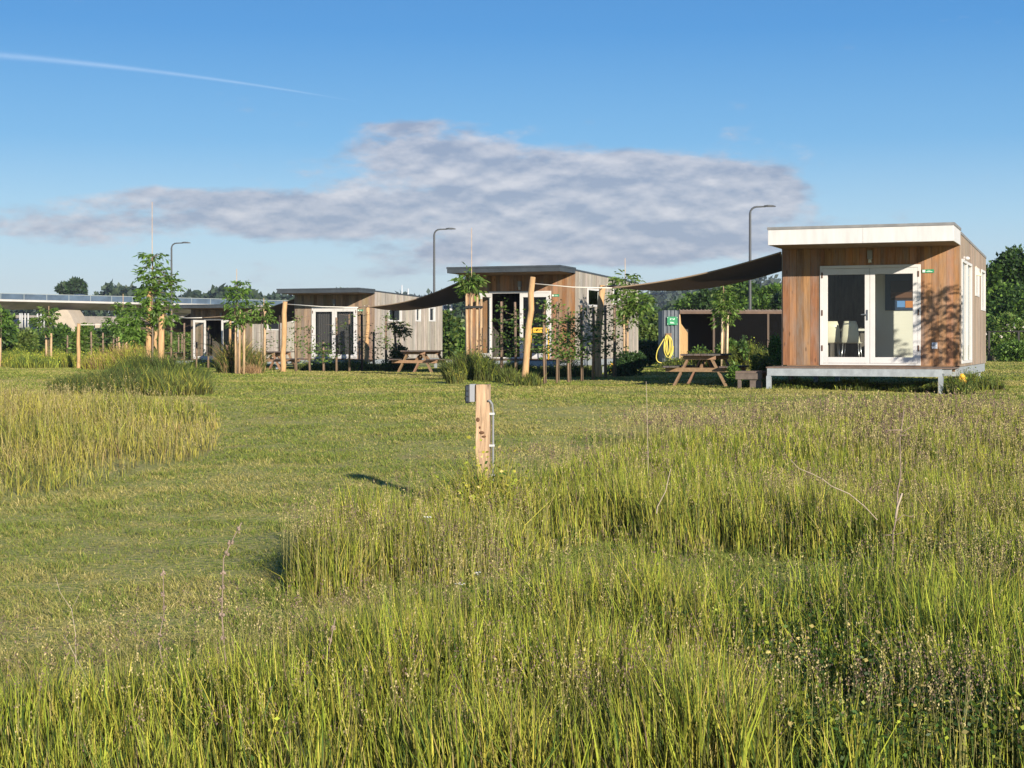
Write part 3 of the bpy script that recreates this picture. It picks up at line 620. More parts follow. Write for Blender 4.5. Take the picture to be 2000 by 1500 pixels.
def sy(c, px):    # depth along the side wall for a picture column
    X, Z = c; t = (px - 1000) / F; return (t * Z - X) / (math.sin(A) - t * math.cos(A))
def sz(c, y, py, zf): return EYE + (HY - py) / F * (c[1] + y * math.cos(A)) - zf
def win(c, zf, px0, px1, py0, py1, kind='win'):
    a, b = sy(c, px0), sy(c, px1); mid = (a + b) / 2; return (a, b, sz(c, mid, py1, zf), sz(c, mid, py0, zf), kind)
C1 = (9.251, 31.746); Z1 = EYE - .451; C2 = (1.951, 47.511); Z2 = EYE - .461; C3 = (-5.578, 62.344); Z3 = EYE - .60; C4 = (-13.391, 79.145); Z4 = EYE - .814
CEDAR = (.31, .152, .068); CEDAR2 = (.29, .148, .068); GREYB = (.33, .25, .185); SILV = (.40, .355, .30)
cab1 = cabin(*C1, Z1, 'nearest cabin at the right with deep white fascia and orange cedar front', CEDAR, GREYB, True, (0, 0),
      [win(C1, Z1, 1875.5, 1895, 511, 709, 'door'), win(C1, Z1, 1902, 1909.4, 523, 579, 'win'), win(C1, Z1, 1914, 1921.5, 528, 607, 'win')], 1, side_lamp=(sy(C1, 1880), 2.25))
cab2 = cabin(*C2, Z2, 'middle cabin with dark thin roof edge and its left door leaf swung open', CEDAR2, SILV, False, (88, 0),
      [win(C2, Z2, 1146, 1171, 564, 599, 'win'), win(C2, Z2, 1196, 1210, 562, 596, 'win'), win(C2, Z2, 1222, 1229, 562, 596, 'thick')], 2, side_lamp=(sy(C2, 1191), 2.0))
cab3 = cabin(*C3, Z3, 'grey-brown cabin with closed double doors and dark curtains behind the small apple tree', (.27, .19, .125), SILV, False, (0, 0),
      [win(C3, Z3, 758, 783, 600, 628, 'win'), win(C3, Z3, 810.5, 820.5, 602, 628, 'thick'), win(C3, Z3, 836.5, 849, 600, 628, 'thick')], 3)
cab4 = cabin(*C4, Z4, 'farthest cabin at the left, brown front with its left door leaf open', (.25, .17, .11), SILV, False, (95, 0),
      [win(C4, Z4, 522, 546.5, 618, 645, 'win')], 4, side_lamp=(sy(C4, 568), 2.0))
def loc(cab, x, y, z): return cab.matrix_basis @ Vector((x, y, z))
for c in (cab1, cab2, cab3, cab4): c.matrix_basis = Matrix.Translation(c.location) @ Matrix.Rotation(-A, 4, 'Z')

# inside and around cabin 1
def furn(name, cab, x, y, z, rz, label, cat, group=None):
    return empty(name, loc(cab, x, y, z), -A + rz, label, cat, group)
PD = 1.82
def lx_at(px, d):
    t = (px - 1000) / F; return (t * (C1[1] + d * VY.y) - C1[0] - d * VY.x) / (UX.x - t * UX.y)
m = MB(); m.box(lx_at(1700, PD), PD, .021, -.1, PD + .06, 2.36); m.build('partition', M_cream, cab1)
pxc = lx_at(1757, PD)
o = furn('wall_picture', cab1, pxc, PD - .02, 1.59, 0, 'dark navy picture on the cream partition behind the right door pane', 'picture')
m = MB(); m.box(-.31, -.012, -.40, .34, .015, .40, (.03, .05, .09)); m.build('canvas', M_attr, o)
m = MB(); m.box(-.19, -.016, -.17, .30, -.0125, .26, (.035, .02, .015)); m.box(-.17, -.019, -.12, .28, -.0165, -.0, (.12, .06, .035)); m.box(-.05, -.0165, -.33, .12, -.0125, -.19, (.12, .25, .5)); m.box(.13, -.0165, -.34, .32, -.0125, -.19, (.45, .18, .06)); m.build('motif', M_attr, o)
def chair(cab, x, y, rz, label):
    o = furn('dining_chair', cab, x, y, .02, rz, label, 'chair', 'cream dining chairs in the nearest cabin'); cr = mat('cream_shell', (.62, .58, .44), rough=.4)
    m = MB(); n = 8; V = []; prof = [(-.20, .46), (.16, .44), (.20, .47), (.225, .60), (.24, .78), (.25, .92)]
    wd = [.21, .22, .21, .19, .175, .13]
    for (yy, zz), w_ in zip(prof, wd):
        for i in range(n + 1): t = -1 + 2 * i / n; V.append((t * w_, -yy - abs(t) ** 3 * -.03, zz))
    fs = [(r * (n + 1) + i, r * (n + 1) + i + 1, (r + 1) * (n + 1) + i + 1, (r + 1) * (n + 1) + i) for r in range(5) for i in range(n)]
    m.add(V, fs, smooth=True); s = m.build('seat_shell', cr, o); so = s.modifiers.new('thick', 'SOLIDIFY'); so.thickness = .012
    for lx in (-.2, .2):
        for ly in (-.19, .19):
            m = MB(); m.tube([(lx * .8, ly * .8, .44), (lx, ly, 0)], .012, 6); m.build('leg', mat('chrome', (.6, .6, .6), metal=.9, rough=.3), o)
chair(cab1, -2.30, .60, 0, 'cream shell chair seen from behind through the left door pane')
chair(cab1, -2.78, .75, .25, 'cream shell chair partly hidden behind the left door stile')
o = furn('dining_table', cab1, -2.45, 1.25, .02, 0, 'cream-topped dining table in the dark room of the nearest cabin', 'table')
m = MB(); m.box(-.6, -.4, .71, .5, .4, .76); m.build('tabletop', M_cream, o, bevel=.005)
for lx in (-.55, .45):
    for ly in (-.35, .35): m = MB(); m.box(lx - .025, ly - .025, 0, lx + .025, ly + .025, .71); m.build('leg', M_cream, o)
o = furn('entry_step', cab1, -CW - .45, -.95, -.5, 0, 'low wooden step at the left end of the nearest deck', 'step'); o.scale = (.72, .9, .95)
m = MB()
for i in range(3): m.box(-.42, -.32 + i * .22, .36, .36, -.12 + i * .22, .40)
m.build('tread', M_deck, o)
m = MB(); m.box(-.42, -.32, .22, .36, -.28, .355); m.box(-.42, .28, .22, .36, .32, .355); m.box(-.42, -.26, .22, -.38, .27, .355); m.build('step_frame', mat('weathered_wood', (.14, .11, .09), noise=6, amount=.35), o)
m = MB(); m.box(-.36, -.3, 0, -.27, -.2, .22); m.box(.0, -.3, 0, .33, -.2, .2); m.build('support_block', mat('weathered_wood', (.14, .11, .09), noise=6, amount=.35), o)
m = MB(); V = []; y, z = sy(C1, 1903.5), 2.12
m.add([(.025, y - .16, z - .1), (.025, y + .16, z - .1), (.16, y + .13, z - .12), (.16, y - .13, z - .12), (.03, y - .05, z + .12), (.03, y + .05, z + .12)], [(0, 3, 2, 1), (3, 4, 5, 2), (0, 4, 3), (1, 2, 5), (0, 1, 5, 4)]); m.build('vent_hood', mat('cream_plastic', (.7, .62, .42)), cab1)
for cab, pts, lb in ((cab1, ((.0, .62, -.36), (.02, .15, -.32)), 'nearest'), (cab2, ((-.0, 3.7, -.33),), 'middle')):
    for i, (x, y, z) in enumerate(pts):
        m = MB(); m.box(-.07, -.07, -.1, .07, .07, .1); m.tube([(0, -.1, 0), (0, -.07, 0)], .05, 10); m.ball((0, -.05, .1), .06, 8)
        q = m.build('pipe_cap', M_yellow, None, bevel=.01, label='yellow pipe connection under the %s cabin%s' % (lb, (', behind the other cap', ', close to its front corner')[i] if len(pts) > 1 else ' beside its side wall'), cat='pipe cap'); q.location = loc(cab, x, y, z)
m = MB(); m.box(-.55, -.058, .35, -.44, -.03, .48, (.7, .72, .75)); m.ball((-.5, -.06, .43), .035, 8, (.3, .35, .4)); m.build('outdoor_socket', M_attr, cab1)
# curtains in cabin 3
for (x0, x1) in ((-2.7, -1.95), (-1.75, -.95)):
    m = MB(); n = 40; V = []
    for i in range(n + 1):
        x = x0 + (x1 - x0) * i / n; yy = .16 + .03 * math.sin(i * 1.35); V += [(x, yy, .05), (x, yy, 2.05)]
    m.add(V, [(2 * i, 2 * i + 2, 2 * i + 3, 2 * i + 1) for i in range(n)], smooth=True); m.build('curtain', mat('grey_curtain', (.055, .05, .05), rough=.9), cab3)
# things on cabin 2's deck: yellow play frame with seat
o = furn('garden_chair', cab2, -.85, -.85, -.02, .3, 'small yellow plastic garden chair on the middle cabin deck', 'chair')
m = MB(); m.box(-.22, .12, .82, .22, .15, .98); m.build('backrest', M_yellow, o, bevel=.02)
m = MB(); m.box(-.25, -.2, .42, .25, .16, .46); m.build('seat', mat('blue_plastic', (.12, .2, .3)), o, bevel=.01)
for lx in (-.27, .27):
    m = MB(); m.tube([(lx, -.22, 0), (lx, -.2, .6), (lx, .14, .62), (lx * .95, .15, .95)], .018, 8); m.tube([(lx, .2, 0), (lx, .14, .62)], .018, 8); m.build('leg', M_yellow, o)
# things on cabin 4's deck
m = MB(); m.box(-.35, -.2, 0, .35, .2, .22); q = m.build('storage_box', M_white, None, bevel=.03, label='white box on the deck of the farthest cabin', cat='box'); q.location = loc(cab4, -1.95, -1.0, -.018); q.rotation_euler.z = -A
o = furn('deck_chair', cab4, -.9, -.75, -.02, .2, 'folding chair with pink backrest on the farthest deck', 'chair')
m = MB(); m.bar((-.25, .2, .55), (.25, .2, .55), .05, .45); m.build('backrest', mat('pink_cloth', (.72, .42, .33)), o)
m = MB(); m.box(-.24, -.24, .4, .24, .2, .44); m.build('seat', mat('pink_cloth', (.72, .42, .33)), o)
for lx in (-.23, .23): m = MB(); m.bar((lx, -.24, 0), (lx, .22, .78), .03, .03); m.bar((lx, .22, 0), (lx, -.22, .42), .03, .03); m.build('leg', M_stake, o)

# ------------------------------------------------------------------ shade sails, ropes, poles
M_sail = mat('sail_cloth', (.17, .115, .075), rough=.95, transl=.22, spec=.05, noise=30, amount=.15)
def sail(A_, B_, C_, D_, label, sag=.3, rope_to=None, in_ab=.0, in_cd=.3, dark=M_sail):
    """quad cloth: near edge A-B, far edge D-C"""
    nu, nv = 28, 12; V = []; mid = (A_ + B_ + C_ + D_) / 4
    for j in range(nv + 1):
        v = j / nv
        for i in range(nu + 1):
            u = i / nu; p = (A_ * (1 - u) + B_ * u) * (1 - v) + (D_ * (1 - u) + C_ * u) * v
            s = 4 * u * (1 - u); q = 4 * v * (1 - v)
            p = p + (mid - p) * (.10 * s * (2 * abs(v - .5)) ** 2 + .10 * q * (2 * abs(u - .5)) ** 2); p = p - Vector((0, 0, (in_ab * (1 - v) + in_cd * v) * s + sag * .5 * s * q)); V.append(p)
    o = empty('shade_sail', A_, 0, label, 'shade sail', 'dark shade sails between cabins and poles'); V = [p - A_ for p in V]; m = MB()
    m.add(V, [(j * (nu + 1) + i, j * (nu + 1) + i + 1, (j + 1) * (nu + 1) + i + 1, (j + 1) * (nu + 1) + i) for j in range(nv) for i in range(nu)], smooth=True); m.build('cloth', dark, o)
    ed = [V[i] for i in range(nu + 1)], [V[nv * (nu + 1) + i] for i in range(nu + 1)], [V[j * (nu + 1)] for j in range(nv + 1)], [V[j * (nu + 1) + nu] for j in range(nv + 1)]
    for e in ed: m = MB(); m.tube(e, .018, 6); m.build('hem', mat('sail_hem', (.26, .19, .13), rough=.9), o)
    for k, (a, b, r) in enumerate(rope_to or []):
        m = MB(); a = a - A_; b = b - A_; md = (a + b) / 2 - Vector((0, 0, .03)); m.tube([a, md, b], r, 6); m.build('rope', mat('white_rope', (.7, .66, .58)), o)
    return o
def pole(px0, py0, px1, py1, Z, r, label, mid=None, seed=0):
    """py0 sets only the visible foot; the pole stands in the ground"""
    rr = random.Random(seed + px0); b = G(px0, Z); t = W(px1, py1, Z); o_ = t - b; m = MB(); n = 7; pts = []; rad = []
    for i in range(n + 1):
        f = i / n; p = Vector((0, 0, -.15)) * (1 - f) + o_ * f + Vector((rr.uniform(-1, 1) * r * .35, rr.uniform(-1, 1) * r * .35, 0)) * (1 if 0 < i < n else 0)
        if mid: p.x += mid * math.sin(math.pi * f)
        pts.append(p); rad.append(r * (1.08 - .2 * f) * (1 + rr.uniform(-.06, .06)))
    m.tube(pts, rad, 14, jit=.03, rnd=rr)
    q = m.build('sail_pole', M_pole, None, label=label, cat='sail pole', group='rough timber poles holding the sails'); q.location = b; return t
t1035 = pole(1023, 755, 1041, 541, 35, .072, 'thick pale pole leaning right in front of the middle cabin doors')
t1170 = pole(1170, 738, 1177, 557, 43, .095, 'crooked pale pole before the side wall of the middle cabin', mid=-.07)
t555 = pole(552, 730, 557, 589, 52, .088, 'upright pale pole at the left corner of the closed-door grey cabin')
t715 = pole(715, 722, 718, 597, 60, .085, 'pale pole half in shade right of the closed double doors')
t152 = pole(152, 723, 154, 632, 72, .085, 'lone pale pole far left before the green shrubs')
t450 = pole(449, 700, 450, 624, 78, .07, 'pale pole before the right pane of the farthest cabin')
t303 = pole(303, 700, 304, 642, 92, .10, 'short pale pole seen between the two stakes of the big left sapling')
def cl(cab, x, y, z): return loc(cab, x, y, z)
a = W(1196, 562.5, 34.6); sail(a, cl(cab1, -CW - .04, -.05, 2.42), cl(cab1, -CW - .04, 3.6, 2.42), W(1186, 559, 42.4), 'large dark shade sail running from the nearest cabin left to the crooked pole', .12, [(a, W(1043, 554, 35), .012), (W(1186, 556, 42.4), W(1177, 559, 43), .012)], .10, .36)
a = W(700, 600.5, 51); sail(a, cl(cab2, -CW - .04, -.05, 2.5), cl(cab2, -CW - .04, 3.4, 2.3), W(712, 599, 58), 'dark shade sail sagging between the middle cabin and the closed-door grey cabin', .3, [(a, W(559, 594, 52), .017), (W(712, 597, 58), W(718, 599, 60), .012)], .2, .3)
a = W(395, 620.5, 66); sail(a, cl(cab3, -CW - .04, -.05, 2.45), cl(cab3, -CW - .04, 3.2, 2.1), W(452, 624, 76), 'dark shade sail crossing in front of the farthest cabin roof', .3, [(a, W(336, 619, 68), .02)], .16, .4)
a = W(297, 632, 84); sail(a, cl(cab4, -CW - .04, -.05, 2.4), cl(cab4, -CW - .04, 3.2, 2.0), W(305, 640, 90), 'dark shade sail at the left end of the farthest cabin', .3, [(a, W(156, 634.5, 72), .02)], .2, .4)
# sail end between the stakes; its sunlight is put into a beige cloth colour
m = MB(); p = [W(297, 622, 70), W(320, 608, 70), W(332, 622, 70.5), W(318, 628, 70), W(297, 632, 70), W(314, 618, 71)]; m.add([q - p[0] for q in p], [(0, 1, 5), (1, 2, 5), (2, 3, 5), (3, 4, 5), (4, 0, 5)])
q = m.build('folded_sail', mat('sunlit_cloth', (.55, .47, .36), rough=.9), None, label='folded sail corner behind the big left sapling, coloured beige as sunlit', cat='sail cloth'); q.location = p[0]; sm = q.modifiers.new('thick', 'SOLIDIFY'); sm.thickness = .03

# ------------------------------------------------------------------ picnic tables
TL = (.30, .20, .14); TT = (.12, .095, .085); TO = (.29, .18, .11)
def picnic(px, Z, label, rz=-A, seed=0, sc=1.0, leg=TO, top=TT):
    rr = random.Random(seed); o = empty('picnic_table', G(px, Z), rz, label, 'picnic table', 'wooden picnic tables by the cabins'); o.scale = (sc,) * 3
    m = MB()
    for i in range(5): m.box(-.39 + i * .158, -.9, .70, -.39 + i * .158 + .148, .9, .74, wood_col(rr, top, .2))
    m.build('tabletop', M_table, o, bevel=.003)
    for s in (-1, 1):
        m = MB()
        for i in range(2): x = s * .655 - .145 + i * .15; m.box(x, -.9, .425, x + .14, .9, .463, wood_col(rr, top, .2))
        m.build('bench', M_table, o, bevel=.003)
    for y in (-.62, .62):
        for s in (-1, 1):
            m = MB(); m.bar((s * .63, y, -.03), (s * .24, y, .695), .045, .125, up=(0, 1, 0), col=wood_col(rr, leg, .12)); m.build('leg', M_table, o, bevel=.002)
        m = MB(); yy = y - .047; m.box(-.80, yy - .022, .33, .80, yy + .022, .425, wood_col(rr, leg, .12)); m.box(-.38, yy - .022, .61, .38, yy + .022, .698, wood_col(rr, leg, .12)); m.build('crossbar', M_table, o, bevel=.002)
    m = MB(); m.bar((0, -.55, .40), (0, -.02, .68), .045, .09, col=leg); m.bar((0, .5, .40), (0, .02, .68), .045, .09, col=leg); m.build('brace', M_table, o)
picnic(1380, 35.8, 'picnic table with dark weathered top left of the nearest cabin', seed=1, rz=-A)
picnic(826, 50.5, 'picnic table with orange legs beside the grey cabin side wall', seed=2)
picnic(537, 61, 'picnic table half hidden by the reddish grass mound', seed=3)
picnic(347, 82, 'picnic table mostly hidden left of the farthest deck', seed=4)
picnic(139, 92, 'small far picnic table behind the lone left pole', seed=5, rz=.9, leg=(.3, .25, .2), top=(.3, .25, .2))

# ------------------------------------------------------------------ power post in the foreground
b = G(944, 11.9); o = empty('power_post', b, math.radians(-6), 'rough timber post with grey socket box standing in the front meadow', 'post'); R_ = random.Random(4)
z1 = W(0, 751, 11.9).z - b.z; m = MB(); n = 14; V = []; sec = [(-.052, -.055), (0, -.058), (.052, -.055), (.055, 0), (.052, .055), (0, .057), (-.052, .055), (-.054, 0)]
for i in range(n + 1):
    z = -.15 + (z1 + .15) * i / n; w_ = 1 - .22 * max(0, (.45 - z)) ** 1.2 * 1.2
    for k, (x, y) in enumerate(sec):
        cut = (.03 * max(0, .55 - z) / .5) if k in (0, 7, 6) else 0; V.append((x + cut + R_.uniform(-.0025, .0025), y + R_.uniform(-.0025, .0025), z + (R_.uniform(-.004, .004) if i == n else 0)))
m.add(V, [(i * 8 + k, i * 8 + (k + 1) % 8, (i + 1) * 8 + (k + 1) % 8, (i + 1) * 8 + k) for i in range(n) for k in range(8)] + [tuple(range(n * 8, n * 8 + 8))])
M_post = mat('post_timber', (.50, .335, .205), noise=7, stretch=(9, 9, .5), amount=.55, bump=.6, rough=.85); weather(M_post, (.30, .24, .18), .7); m.build('timber', M_post, o)
m = MB(); m.ball((-.005, -.059, z1 - .37), .013, 8, sc=(1.6, .3, 1)); m.ball((-.035, -.059, z1 - .27), .012, 8, sc=(1.2, .3, 1.5)); m.ball((.012, -.059, z1 - .40), .011, 8, sc=(1.6, .3, .8)); m.ball((-.02, -.059, z1 - .33), .008, 8, sc=(1, .3, 1.3)); m.build('knot', mat('knot', (.12, .06, .03)), o)
m = MB(); m.box(-.105, -.035, z1 - .135, -.062, .05, z1 + .003); m.build('backplate', mat('grey_plastic', (.30, .31, .33), rough=.5), o, bevel=.004)
m = MB(); m.box(-.135, -.045, z1 - .145, -.106, .06, z1 - .004, (.035, .04, .05)); m.build('socket_box', mat('anthracite_plastic', (.015, .017, .022), rough=.4), o, bevel=.005)
for k in range(3):
    m = MB(); m.box(-.131, -.0485, z1 - .130 + k * .042, -.110, -.0455, z1 - .130 + k * .042 + .034); m.box(-.1385, -.035, z1 - .130 + k * .042, -.1355, .05, z1 - .130 + k * .042 + .034); m.build('socket_cover', mat('slate_plastic', (.035, .045, .06), rough=.4), o, bevel=.002)
m = MB(); m.tube([(.045, -.066, z1 - .125), (.058, -.066, z1 - .122), (.074, -.05, z1 - .15), (.080, -.035, z1 - .21), (.079, -.03, .3), (.080, -.03, -.05)], [.009, .009, .009, .0085, .0085, .0085], 8); m.build('cable_conduit', mat('grey_conduit', (.24, .25, .26), rough=.5), o)
m = MB()
for z in (z1 - .225, z1 - .47, z1 - .7): m.box(.05, -.05, z - .009, .092, -.012, z + .009)
m.build('clip', mat('white_clip', (.5, .5, .48)), o, bevel=.002)

# ------------------------------------------------------------------ tool shed behind the near table
ZS = 60.0
def P3(px, py, Z): return W(px, py, Z)
b = G(1294, ZS); o = empty('tool_shed', b, 0, 'low open shed with dark mesh front and corrugated corner', 'shed'); zb = 0; sx = lambda px: (px - 1294) / F * ZS; ht = W(0, 607, ZS).z - b.z
m = MB(); n = 90; V = []; x0, x1 = 0, sx(1327)
for i in range(n + 1): x = x0 + (x1 - x0) * i / n; y = .035 * math.cos(2 * math.pi * i / n * 4.6); V += [(x, y, -.05), (x, y, ht + .02)]
m.add(V, [(2 * i, 2 * i + 2, 2 * i + 3, 2 * i + 1) for i in range(n)], smooth=True)
n = 20; V = []
for i in range(n + 1): y = .05 + 1.8 * i / n; V += [(.02 + .03 * math.cos(i * 1.9), y, -.05), (.02 + .03 * math.cos(i * 1.9), y, ht)]
m.add(V, [(2 * i, 2 * i + 2, 2 * i + 3, 2 * i + 1) for i in range(n)], smooth=True); m.build('corrugated_panel', mat('corrugated_steel', (.17, .19, .21), rough=.45, metal=.3, noise=3, amount=.2), o)
m = MB(); xx0, xx1 = sx(1327), sx(1535); m.box(xx0, -.08, ht - .02, xx1 + .5, 2.2, ht + .03)
k = 0; xq = xx0
while xq < xx1 + .4: m.ball((xq, -.09, ht + .045), .04, 6, sc=(1, .8, .5)); xq += .14
m.build('roof', mat('shed_roof', (.16, .12, .10), noise=4, amount=.3), o)
m = MB(); m.box(xx0, -.08, ht - .12, xx1 + .5, -.04, ht - .021); m.build('eaves_board', mat('eaves', (.13, .085, .06), noise=5, amount=.3), o)
pw = sx(1347) - xx0
m = MB(); V = [(xx0, 0, -.05), (xx0 + pw, .9, -.05), (xx0 + pw, .9, ht * .62), (xx0 + pw * .12, .1, ht - .12 - .38), (xx0, 0, ht - .12)]; V += [(x + .03, y + .02, z) for x, y, z in V]
m.add(V, [(0, 1, 2, 3, 4), (9, 8, 7, 6, 5)] + [(i, (i + 1) % 5 + 0, (i + 1) % 5 + 5, i + 5) for i in range(5)]); m.build('side_panel', mat('plywood', (.62, .40, .19), noise=3, stretch=(4, 4, .8), amount=.25), o)
m = MB(); m.box(xx0 + .02, 1.7, -.05, xx1 + .5, 1.75, ht - .03); m.box(xx1 + .4, .02, -.05, xx1 + .45, 1.7, ht - .03); m.build('rear_wall', M_intd, o)
m = MB(); m.box(sx(1396), -.01, -.05, xx1 + .5, .01, ht - .12); m.build('mesh_screen', mat('dark_mesh', (.006, .006, .006), rough=1, spec=.05, noise=20, amount=.4), o)
for px in (1394, 1500, 1532): m = MB(); m.box(sx(px) - .04, -.06, -.05, sx(px) + .04, -.012, ht - .12); m.build('post', mat('shed_post', (.10, .07, .05)), o)
m = MB(); gx0, gx1 = sx(1302.5), sx(1323); gz0 = W(0, 635, ZS).z - b.z; gz1 = W(0, 618.5, ZS).z - b.z; m.box(gx0, -.09, gz0, gx1, -.06, gz1); sg = m.build('sign', M_green, o, bevel=.01)
m = MB(); hh = gz1 - gz0; ww = gx1 - gx0
for (a, c, d, e) in ((.28, .60, .34, .80), (.36, .70, .56, .76), (.58, .60, .64, .74), (.64, .66, .72, .80), (.28, .30, .44, .38), (.46, .28, .60, .36), (.30, .20, .68, .27)): m.box(gx0 + ww * a, -.094, gz0 + hh * c, gx0 + ww * d, -.0905, gz0 + hh * e)
m.build('lettering', mat('sign_white', (.55, .7, .6)), sg)
m = MB()
for px in (1303.5, 1322):
    for z in (gz0 + .04, gz1 - .04): m.ball((sx(px), -.092, z), .018, 6, sc=(1, .3, 1))
m.build('screw', mat('sign_white', (.55, .7, .6)), sg)
# hose reel board and yellow hose
m = MB(); m.box(sx(1299.5), -.11, W(0, 668, ZS).z - b.z, sx(1311), -.06, W(0, 651, ZS).z - b.z); m.build('hose_board', mat('hose_board', (.20, .12, .07), noise=4), o)
hp = MB(); rr = random.Random(3)
def L2(pts): return [Vector((sx(x), -.16 - .02 * i % .05, W(0, y, ZS).z - b.z)) for i, (x, y) in enumerate(pts)]
def smooth_pts(p, n=6):
    out = []
    for i in range(len(p) - 1):
        a, b_, c, d = p[max(i - 1, 0)], p[i], p[i + 1], p[min(i + 2, len(p) - 1)]
        for k in range(n):
            t = k / n; out.append(.5 * ((2 * b_) + (c - a) * t + (2 * a - 5 * b_ + 4 * c - d) * t * t + (3 * b_ - a - 3 * c + d) * t ** 3))
    return out + [p[-1]]
hp.tube(smooth_pts(L2([(1296, 662), (1290, 672), (1283, 685), (1281, 698), (1284, 706), (1293, 709), (1303, 707), (1308, 699), (1313, 688), (1314, 676)])), .021, 7)
hp.tube(smooth_pts(L2([(1301, 657), (1297, 668), (1296, 683), (1300, 695), (1305, 698), (1309, 690), (1309, 670), (1306, 657), (1301, 655), (1298, 662), (1298, 680), (1302, 692), (1306, 688), (1307, 670), (1304, 656)])), .021, 7)
hp.tube(smooth_pts(L2([(1303, 656), (1300, 672), (1301, 688), (1304, 693), (1303, 680), (1302, 664), (1304, 656), (1311, 664), (1312, 684), (1308, 699)])), .021, 7)
q = hp.build('garden_hose', M_hose, None, label='coiled yellow hose hanging on the corrugated shed corner', cat='hose'); q.location = b

# ------------------------------------------------------------------ street lamps
def street_lamp(px, ytop, xarm, Z, label):
    b = G(px, Z); o = empty('street_lamp', b, 0, label, 'street lamp', 'dark curved street lamps'); h = W(px, ytop, Z).z - b.z; al = (xarm - px) / F * Z; md = mat('lamp_pole', (.07, .075, .08), rough=.5)
    m = MB(); r = .35; pts = [(0, 0, -.1), (0, 0, 1), (0, 0, h - r)] + [(r - r * math.cos(t), 0, h - r + r * math.sin(t)) for t in (.4, .8, 1.2, 1.57)] + [(al * .62, 0, h + .02)]
    m.tube(pts, [.11, .085, .06, .05, .05, .05, .045, .04], 10); m.build('mast', md, o)
    m = MB(); x0, x1 = al * .55, al; V = []; 
    for x, w_, t in ((x0, .06, .05), (x0 + (x1 - x0) * .3, .14, .07), (x0 + (x1 - x0) * .7, .14, .06), (x1, .05, .02)): V += [(x, -w_, h), (x, w_, h), (x, w_ * .8, h + t + .03), (x, -w_ * .8, h + t + .03)]
    m.add(V, [(4 * i + j, 4 * i + (j + 1) % 4, 4 * i + 4 + (j + 1) % 4, 4 * i + 4 + j) for i in range(3) for j in range(4)] + [(3, 2, 1, 0), (12, 13, 14, 15)]); m.build('lamp_head', md, o)
    return o
street_lamp(1465, 404, 1515, 80, 'tallest-looking street lamp behind the dark shed at the right')
street_lamp(848, 448, 890, 96, 'street lamp between the grey cabin and the middle cabin')
l3 = street_lamp(335, 475, 372, 110, 'street lamp behind the crown of the big left sapling')
m = MB(); m.box(0, -.03, 6.2, .5, .03, 6.27); m.build('bracket', mat('lamp_pole', (.07, .075, .08), rough=.5), l3)

